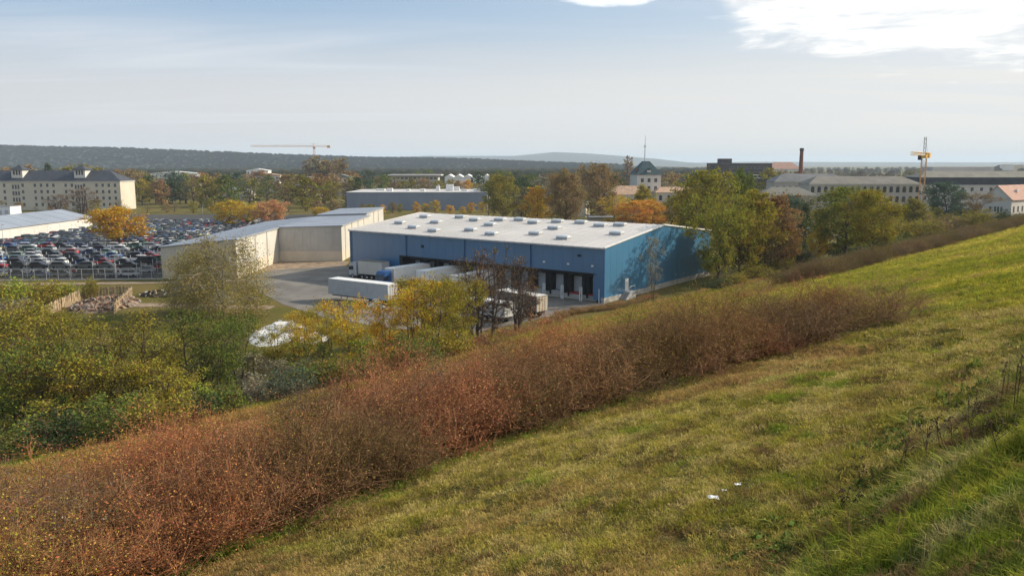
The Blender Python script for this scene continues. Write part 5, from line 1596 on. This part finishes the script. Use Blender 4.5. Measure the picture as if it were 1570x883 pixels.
# ------------------------------------------------------------------ scrap yard cars
def car_mesh(kind):
    mb = MB()
    if kind == 'hatch': L_, prof, cabp = 3.9, [(-1.95, 0.35), (1.95, 0.35), (1.98, 0.75), (1.2, 0.98), (-1.85, 1.0), (-1.98, 0.7)], [(-1.8, 1.0), (-1.45, 1.42), (0.25, 1.45), (1.05, 0.98)]
    elif kind == 'saloon': L_, prof, cabp = 4.5, [(-2.25, 0.35), (2.25, 0.35), (2.28, 0.72), (1.2, 0.94), (-1.4, 0.98), (-2.25, 0.92)], [(-1.5, 0.98), (-0.95, 1.38), (0.4, 1.4), (1.15, 0.95)]
    elif kind == 'estate': L_, prof, cabp = 4.5, [(-2.2, 0.35), (2.25, 0.35), (2.28, 0.72), (1.2, 0.94), (-2.15, 1.0), (-2.25, 0.7)], [(-2.1, 1.0), (-1.8, 1.43), (0.4, 1.45), (1.15, 0.95)]
    else: L_, prof, cabp = 4.9, [(-2.4, 0.4), (2.4, 0.4), (2.45, 0.95), (1.7, 1.15), (-2.4, 1.2), (-2.45, 0.8)], [(-2.38, 1.2), (-2.3, 2.0), (0.95, 2.0), (1.7, 1.15)]
    n = len(prof)
    # hull slightly narrower at sills and beltline: three stations across
    def loft(profile, ys, ins, m):
        k = len(profile); v = []
        for yy, s in zip(ys, ins):
            cxm = sum(p[0] for p in profile) / k
            v += [(cxm + (p[0] - cxm) * s, yy, p[1]) for p in profile]
        fs = []
        for a in range(len(ys) - 1):
            for i in range(k): fs.append((a * k + i, a * k + (i + 1) % k, (a + 1) * k + (i + 1) % k, (a + 1) * k + i))
        fs.append(tuple(range(k))[::-1]); fs.append(tuple(range((len(ys) - 1) * k, len(ys) * k)))
        mb.add(v, fs, m)
    loft(prof, (-0.85, -0.7, 0.7, 0.85), (0.93, 1, 1, 0.93), 0)
    loft([(p[0], p[1]) for p in cabp], (-0.72, -0.5, 0.5, 0.72), (0.9, 1, 1, 0.9), 1)
    r0, r1 = cabp[1], cabp[2]
    mb.box(r0[0] + 0.05, r1[0] - 0.05, -0.56, 0.56, r0[1] + 0.002, max(r0[1], r1[1]) + 0.05, 0)
    return mb, L_


CK = {}
for k in ('hatch', 'saloon', 'estate', 'van'):
    mb, L_ = car_mesh(k)
    whole = MB(); whole.v, whole.f, whole.m = list(mb.v), list(mb.f), list(mb.m)
    for sx in (-L_ * 0.31, L_ * 0.31):
        for sy in (-0.74, 0.74): whole.tube((sx, sy - 0.1, 0.31), (sx, sy + 0.1, 0.31), 0.31, n=8, m=2)
    CK[k] = dict(L=L_, whole=whole.mesh('car', [M['paint'], M['glass'], M['tyre']]), mb=whole)
    # parts
    nb = 4 * 6 if k == 'zz' else None
    body, glass = MB(), MB()
    for f, m in zip(mb.f, mb.m):
        (body if m == 0 else glass).add([mb.v[i] for i in f], [tuple(range(len(f)))])
    CK[k]['body'] = body.mesh('body', M['paint']); CK[k]['glass'] = glass.mesh('windows', M['glass'])
CWm = MB().tube((0, -0.1, 0), (0, 0.1, 0), 0.31, n=10).mesh('wheel', M['tyre'])
CCOL = [('silver', (0.42, 0.43, 0.44), 5), ('white', (0.72, 0.72, 0.70), 4), ('black', (0.025, 0.025, 0.03), 7), ('dark blue', (0.03, 0.05, 0.12), 4), ('red', (0.38, 0.03, 0.03), 2.2),
        ('dark grey', (0.10, 0.105, 0.11), 5), ('green', (0.05, 0.12, 0.09), 1.4), ('bright blue', (0.04, 0.12, 0.36), 1.2), ('pale green', (0.32, 0.42, 0.35), 0.6), ('yellow', (0.6, 0.5, 0.05), 0.4)]
cars = []; spare = []


def put_car(x, y, ang, parts, z=0.02, row=0, tilt=0.0):
    k = random.choices(['hatch', 'saloon', 'estate', 'van'], [5, 4, 3, 0.7])[0]
    cname, col, _ = random.choices(CCOL, [c[2] for c in CCOL])[0]
    if parts:
        e = empty('scrap_car', (x, y, z), ang, None, 'car')
        e.rotation_euler = (tilt, 0, ang)
        link('body', CK[k]['body'], e, color=col); link('windows', CK[k]['glass'], e)
        L_ = CK[k]['L']
        for sx in (-L_ * 0.31, L_ * 0.31):
            for sy in (-0.76, 0.76): link('wheel', CWm, e, loc=(sx, sy, 0.31))
    else:
        e = link('scrap_car', CK[k]['whole'], None, loc=(x, y, z), rot=(0, 0, ang), color=col)
        tag(e, None, 'car')
    e['group'] = 'scrap cars in the yard behind the fence'
    kn = {'hatch': 'hatchback', 'saloon': 'saloon car', 'estate': 'estate car', 'van': 'van'}[k]
    cars.append((e, 785 + F * x / y, cname + ' ' + kn, row))


def in_view(x, y):
    return abs(x) < 0.655 * y


# stacked rows near the fence: cars end on and side on, two levels on a steel rack
rack_rows = [178.5, 184.5, 191, 198, 205.5, 213.5, 222]
for ri, yy in enumerate(rack_rows):
    xr = -79.5
    xl = -0.66 * yy
    e = empty('steel_rack', (xl, yy, 0), 0, None, 'rack', 'steel racks holding scrap cars')
    e['label'] = 'steel rack carrying stacked scrap cars, %s from the fence' % ['first', 'second', 'third', 'fourth', 'fifth', 'sixth', 'seventh'][ri]
    wdt = xr - xl
    nbay = int(wdt / 4.9)
    for i in range(nbay + 1):
        for dy in (-1.1, 1.1): MB().box(i * 4.9 - 0.06, i * 4.9 + 0.06, dy - 0.06, dy + 0.06, 0, 3.3).build('post', M['steel'], e)
    for dy in (-1.1, 1.1): MB().box(0, nbay * 4.9, dy - 0.05, dy + 0.05, 1.75, 1.9).build('beam', M['steel'], e)
    for i in range(nbay):
        for lev in (0, 1):
            if random.random() < 0.06: continue
            x_ = xl + i * 4.9 + 2.45 + random.uniform(-0.2, 0.2)
            put_car(x_, yy + random.uniform(-0.25, 0.25), random.choice((0, pi)) + random.uniform(-0.12, 0.12), ri < 4 and len(cars) < 90, 0.02 if lev == 0 else 1.91, row=ri * 2 + lev)
# rows end on
allp = []
for ri, yy in enumerate([233, 240, 250, 256, 263, 269.5, 276, 282.5, 289, 296, 303, 310, 317, 324, 331, 338, 345]):
    xr = -79.5 if yy < 255 else (-66 - (yy - 255) * 0.0 if yy < 400 else 0)
    xl = max(-0.66 * yy, -163)
    x_ = xl + 1.0
    while x_ < xr:
        if hypot(x_ + 124.4, yy - 254) > 3.0 and random.random() > 0.05:
            allp.append((x_ + random.uniform(-0.2, 0.2), yy + random.uniform(-0.4, 0.4), pi / 2 * random.choice((1, -1)) + random.uniform(-0.1, 0.1), 20 + ri))
        x_ += random.uniform(2.25, 2.6)
allp.sort(key=lambda p: hypot(p[0], p[1]))
room = 300 - len(cars)
for p in allp[:room]: put_car(p[0], p[1], p[2], False, row=p[3])
V, Fq, Tn = [], [], []
# the rest joined as one mass
by = 0; stuff_v = []; stuff_f = []; stuff_c = []; off = 0
for p in allp[room:]:
    k = random.choices(['hatch', 'saloon', 'estate', 'van'], [5, 4, 3, 0.7])[0]
    mb = CK[k]['mb']; col = random.choices(CCOL, [c[2] for c in CCOL])[0][1]
    va = np.array(mb.v); ca, sa = cos(p[2]), sin(p[2])
    vv = np.stack([va[:, 0] * ca - va[:, 1] * sa + p[0], va[:, 0] * sa + va[:, 1] * ca + p[1], va[:, 2] + 0.02], 1)
    mcol = {0: col, 1: (0.02, 0.024, 0.03), 2: (0.02, 0.02, 0.02)}
    for f, m in zip(mb.f, mb.m):
        stuff_f.append(tuple(range(off, off + len(f)))); off += len(f)
        stuff_v.extend([tuple(vv[i]) for i in f]); stuff_c.extend([mcol[m]] * len(f))
if stuff_v:
    me = bpy.data.meshes.new('scrap_cars'); me.from_pydata(stuff_v, [], stuff_f); me.materials.append(M['mixed_paint'])
    a = me.attributes.new('tint', 'FLOAT_COLOR', 'POINT'); cc = np.ones((len(stuff_v), 4), np.float32); cc[:, :3] = np.array(stuff_c); a.data.foreach_set('color', cc.ravel())
    tag(link('scrap_cars', me), 'farther scrap cars packed in rows at the back of the yard', 'cars', kind='stuff')
ORDW = ['first', 'second', 'third', 'fourth', 'fifth', 'sixth', 'seventh', 'eighth', 'ninth', 'tenth', 'eleventh', 'twelfth', 'thirteenth', 'fourteenth', 'fifteenth', 'sixteenth', 'seventeenth']


def rowname(r):
    if r < 20: return '%s level of the %s rack' % ('upper' if r % 2 else 'lower', ORDW[r // 2])
    return '%s row behind the racks' % ORDW[r - 20]


rows = {}
for e, px, wds, r in cars: rows.setdefault((r, wds), []).append((px, e))
for (r, wds), its in rows.items():
    its.sort(key=lambda q: q[0])
    for i, (px, e) in enumerate(its):
        e['label'] = '%s in the %s' % (wds, rowname(r)) + ('' if len(its) == 1 else ', %s such from left' % ORDW[i])

# fence along the scrap yard, lamp posts, small yard things
e = empty('mesh_fence', (-118, 171.0, 0), atan2(3.6, 41.5), 'tall steel mesh fence with grey posts in front of the scrap cars', 'fence')
for i in range(18): MB().tube((i * 2.45, 0, 0), (i * 2.45, 0, 2.5), 0.05, n=6).build('post', M['steel'], e)
for z_ in (0.15, 1.25, 2.45): MB().tube((0, 0, z_), (41.6, 0, z_), 0.03, n=4).build('rail', M['steel'], e)
mb = MB()
for i in range(166): mb.box(i * 0.25 - 0.006, i * 0.25 + 0.006, -0.006, 0.006, 0.15, 2.45)
tag(mb.build('wire', M['steel'], e), kind='stuff')
MB().box(0, 41.6, -0.12, 0.12, 0, 0.14).build('kerb', M['concrete'], e)
for px, py, top, lb in ((178, 427, 394, 'grey lamp post in front of the racks of scrap cars'), (312, 348, 316, 'thin lamp post behind the scrap cars near the yellow trees'), (6, 380, 345, 'thin pole at the left edge of the scrap yard'), (728, 322, 284, 'thin lamp post at the right end of the grey warehouse')):
    x, y, h, _ = P(px, py, top)
    e = empty('lamp_post', (x, y, 0), 0, lb, 'lamp post')
    MB().tube((0, 0, 0), (0, 0, h), 0.1, 0.06, 8).build('pole', M['steel'], e); MB().box(-0.1, 0.9, -0.12, 0.12, h, h + 0.12).build('lamp_head', M['steel'], e)
x, y = G(1, 385, 1.0)
e = empty('yellow_skip', (x - 1, y, 0), 0.2, 'bright yellow skip at the left edge of the scrap yard', 'skip')
MB().add([(-1.6, -0.9, 0), (1.6, -0.9, 0), (1.6, 0.9, 0), (-1.6, 0.9, 0), (-2.1, -1.1, 2.2), (2.1, -1.1, 2.2), (2.1, 1.1, 2.2), (-2.1, 1.1, 2.2)],
         [(3, 2, 1, 0), (0, 1, 5, 4), (1, 2, 6, 5), (2, 3, 7, 6), (3, 0, 4, 7)]).build('tub', M['yellow'], e)
mb = MB(); mb.box(-2.15, 2.15, -1.18, -1.1, 2.1, 2.25); mb.box(-2.15, 2.15, 1.1, 1.18, 2.1, 2.25); mb.build('rim', M['yellow'], e)


def heap(name, label, x, y, rx, ry, h, mt, n, cat, seed, bits=None, ang=0.0, szr=(0.15, 0.6)):
    """irregular heap: a lumpy mound with chunks on it"""
    r = np.random.default_rng(seed)
    e = empty(name, (x, y, 0), ang, label, cat)
    N_ = 22; us = np.linspace(-1, 1, N_)
    U, V_ = np.meshgrid(us, us, indexing='ij'); rad = np.hypot(U, V_)
    Z_ = h * np.clip(1 - rad ** 2, 0, 1) ** 0.7 * (0.65 + (0.22 if mt == 'sheet' else 0.6) * r.uniform(0, 1, U.shape)) * (0.7 + 0.3 * np.sin(U * 5 + seed) * np.cos(V_ * 4)) - 0.05
    vid_ = np.arange(N_ * N_).reshape(N_, N_)
    q = np.stack([vid_[:-1, :-1], vid_[1:, :-1], vid_[1:, 1:], vid_[:-1, 1:]], -1).reshape(-1, 4)
    link('mound', np_mesh('mound', np.stack([U * rx, V_ * ry, Z_], -1).reshape(-1, 3), q, M[mt]), e)
    mb = MB()
    for i in range(n):
        a = r.uniform(0, 6.28); rr = math.sqrt(r.uniform(0, 1)); px_, py_ = rr * cos(a), rr * sin(a)
        z_ = h * (1 - rr * rr) ** 0.7 * 0.85
        s_ = r.uniform(*szr, 3) * np.array([1.3, 1, 0.6]); R_ = Matrix.Rotation(r.uniform(0, 3), 3, 'Z') @ Matrix.Rotation(r.normal() * 0.5, 3, 'X')
        vs_ = [R_ @ Vector((sx * s_[0] / 2 * r.uniform(0.7, 1), sy * s_[1] / 2, sz * s_[2] / 2)) + Vector((px_ * rx, py_ * ry, z_)) for sz in (-1, 1) for sx, sy in ((-1, -1), (1, -1), (1, 1), (-1, 1))]
        mb.add(vs_, [(3, 2, 1, 0), (4, 5, 6, 7), (0, 1, 5, 4), (1, 2, 6, 5), (2, 3, 7, 6), (3, 0, 4, 7)], i % len(bits))
    tag(mb.build('chunk', [M[b] for b in bits], e), kind='stuff')
    return e


# timber pen with rubble
e = empty('timber_pen', (-72, 141, 0), 0, 'open pen of upright weathered planks around a rubble heap', 'pen')
crn = [(-5.2, -9.5), (-8.6, 9), (-0.6, 10.5), (5.2, -8.5)]
for (a, b) in ((0, 1), (1, 2), (2, 3)):
    p0, p1 = Vector((*crn[a], 0)), Vector((*crn[b], 0)); ln = (p1 - p0).length; n = int(ln / 0.55)
    ang = atan2((p1 - p0).y, (p1 - p0).x)
    pmesh = MB().box(-0.19, 0.19, -0.05, 0.05, -0.1, 2.0).mesh('plank', M['wood'])
    for i in range(n):
        q = p0.lerp(p1, (i + 0.5) / n)
        link('plank', pmesh, e, loc=(q.x, q.y, random.uniform(-0.25, 0.1)), rot=(random.uniform(-0.05, 0.05), random.uniform(-0.06, 0.06), ang))
    for z_ in (0.6, 1.5):
        R_ = Matrix.Rotation(ang, 4, 'Z')
        MB().box(0, ln, 0.06, 0.14, z_, z_ + 0.14).build('rail', M['wood'], e, loc=p0, rot=(0, 0, ang))
heap('rubble_heap', 'reddish rubble heap inside the timber pen', -72.5, 141, 5.2, 7.5, 1.7, 'rubble', 260, 'heap', 5, ['brick', 'wood', 'rubble', 'brick', 'rubble', 'soil', 'concrete'])
heap('rubble_heap', 'small dark rubble heap right of the timber pen', -67.0, 152, 4.5, 2.2, 1.2, 'soil', 80, 'heap', 6, ['soil', 'wood', 'rubble', 'soil', 'concrete'])
heap('gravel_heap', 'pale gravel heap among bushes left of the timber pen', -79.0, 128, 3.4, 2.4, 0.8, 'concrete', 30, 'heap', 9, ['concrete', 'rubble'])
heap('sheeted_heap', 'bright heap under crumpled white plastic sheeting below the yard', -35.0, 117.5, 3.8, 9.0, 1.2, 'sheet', 9, 'heap', 12, ['sheet', 'sheet', 'white_dirty'], ang=0.1, szr=(0.3, 1.1))
heap('sheeted_heap', 'smaller white sheeted heap half hidden by the golden trees', -28.6, 113.5, 2.2, 3.6, 0.9, 'sheet', 5, 'heap', 13, ['sheet', 'white_dirty'], szr=(0.3, 1.0))
mb_spots = [(575, 470, 2.4), (700, 500, 2.0), (640, 505, 1.6)]
for i, (px, py, s_) in enumerate(mb_spots):
    x, y = G(px, py)
    heap('sheeted_pallet', ['white wrapped pallet behind the golden trees, nearest the long white trailer', 'white wrapped pallet behind the golden trees, by the bare stems', 'white wrapped pallet in the middle behind the golden trees'][i], x, y, s_ * 0.7, s_ * 0.6, 1.4, 'sheet', 12, 'pallet', 20 + i, ['sheet', 'white_dirty'])

# ------------------------------------------------------------------ small near things on the slope
def weed(x, y, h, seed, label):
    r = np.random.default_rng(seed)
    e = empty('dry_weed', (x, y, float(gz(x, y))), r.uniform(0, 6), label, 'weed', 'dry seed heads standing in the tall grass')
    mb = MB(); hd = MB()
    for st in range(r.integers(1, 4)):
        bx, by_ = r.normal(0, 0.05, 2); top_ = Vector((bx + r.normal() * 0.1, by_ + r.normal() * 0.1, h * r.uniform(0.75, 1)))
        b0 = Vector((bx, by_, 0)); mb.tube(b0, top_, 0.006, 0.004, 4)
        for k in range(r.integers(4, 9)):
            t = r.uniform(0.45, 1); p0 = b0.lerp(top_, t); p1 = p0 + Vector((r.normal() * 0.1, r.normal() * 0.1, r.uniform(0.05, 0.2)))
            mb.tube(p0, p1, 0.003, 0.0025, 3)
            for q in range(3):
                c = p1 + Vector(r.normal(0, 0.012, 3)); hd.box(c.x - .007, c.x + .007, c.y - .007, c.y + .007, c.z - .007, c.z + .007)
    mb.build('stem', M['drystem'], e); hd.build('seed_head', M['drystem'], e)


wl = ['topmost, at the right edge', 'second from the right edge', 'under the topmost', 'left of the grass hollow', 'leftmost of the group', 'between the hollow and the mown slope', 'nearest the right edge below', 'at the crest in the middle', 'beside the green tuft', 'lowest near the bottom edge']
for i, (px, py, h) in enumerate([(1530, 640, 0.75), (1480, 665, 0.65), (1556, 650, 0.9), (1450, 700, 0.6), (1380, 730, 0.5), (1335, 765, 0.45), (1545, 720, 0.6), (1425, 720, 0.7), (1500, 690, 0.5), (1290, 800, 0.4)]):
    x, y, z = hit(px, py); weed(x, y, h, 60 + i, 'dry brown weed with seed heads, ' + wl[i])
for i, (px, py, lb) in enumerate([(1094, 769, 'crumpled white paper scrap on the mown slope, the lowest and largest'), (1131, 748, 'small white paper scrap on the mown slope, upper right of the largest'), (1110, 757, 'tiny white paper scrap between two others on the slope'), (1421, 673, 'small white paper scrap near the tall grass bank')]):
    x, y, z = hit(px, py); r = np.random.default_rng(i); n = 5; s_ = (0.075, 0.05, 0.035, 0.04)[i]
    vs = [(a / 4 * s_ * 2 - s_, b / 4 * s_ * 1.6 - s_ * .8, 0.05 + r.uniform(0, 0.03)) for a in range(n) for b in range(n)]
    fs = [(a * n + b, a * n + b + 1, (a + 1) * n + b + 1, (a + 1) * n + b) for a in range(n - 1) for b in range(n - 1)]
    o = MB().add(vs, fs).build('paper_scrap', M['white'], None, loc=(x, y, z)); tag(o, lb, 'litter', 'paper scraps on the mown slope')

# ------------------------------------------------------------------ haze
hz = MB().box(-21000, 21000, -21000, 21000, -3, 190).build('haze', [])
hm = bpy.data.materials.new('haze_air'); hm.use_nodes = True; t = hm.node_tree; t.nodes.clear()
pv = t.nodes.new('ShaderNodeVolumePrincipled'); pv.inputs['Color'].default_value = (0.70, 0.84, 1.0, 1)
pv.inputs['Density'].default_value = 0.000095; pv.inputs['Anisotropy'].default_value = 0.0
oo = t.nodes.new('ShaderNodeOutputMaterial'); t.links.new(pv.outputs[0], oo.inputs['Volume'])
hz.data.materials.append(hm)
tag(hz, 'thin pale autumn haze over the whole plain', 'haze', kind='stuff')
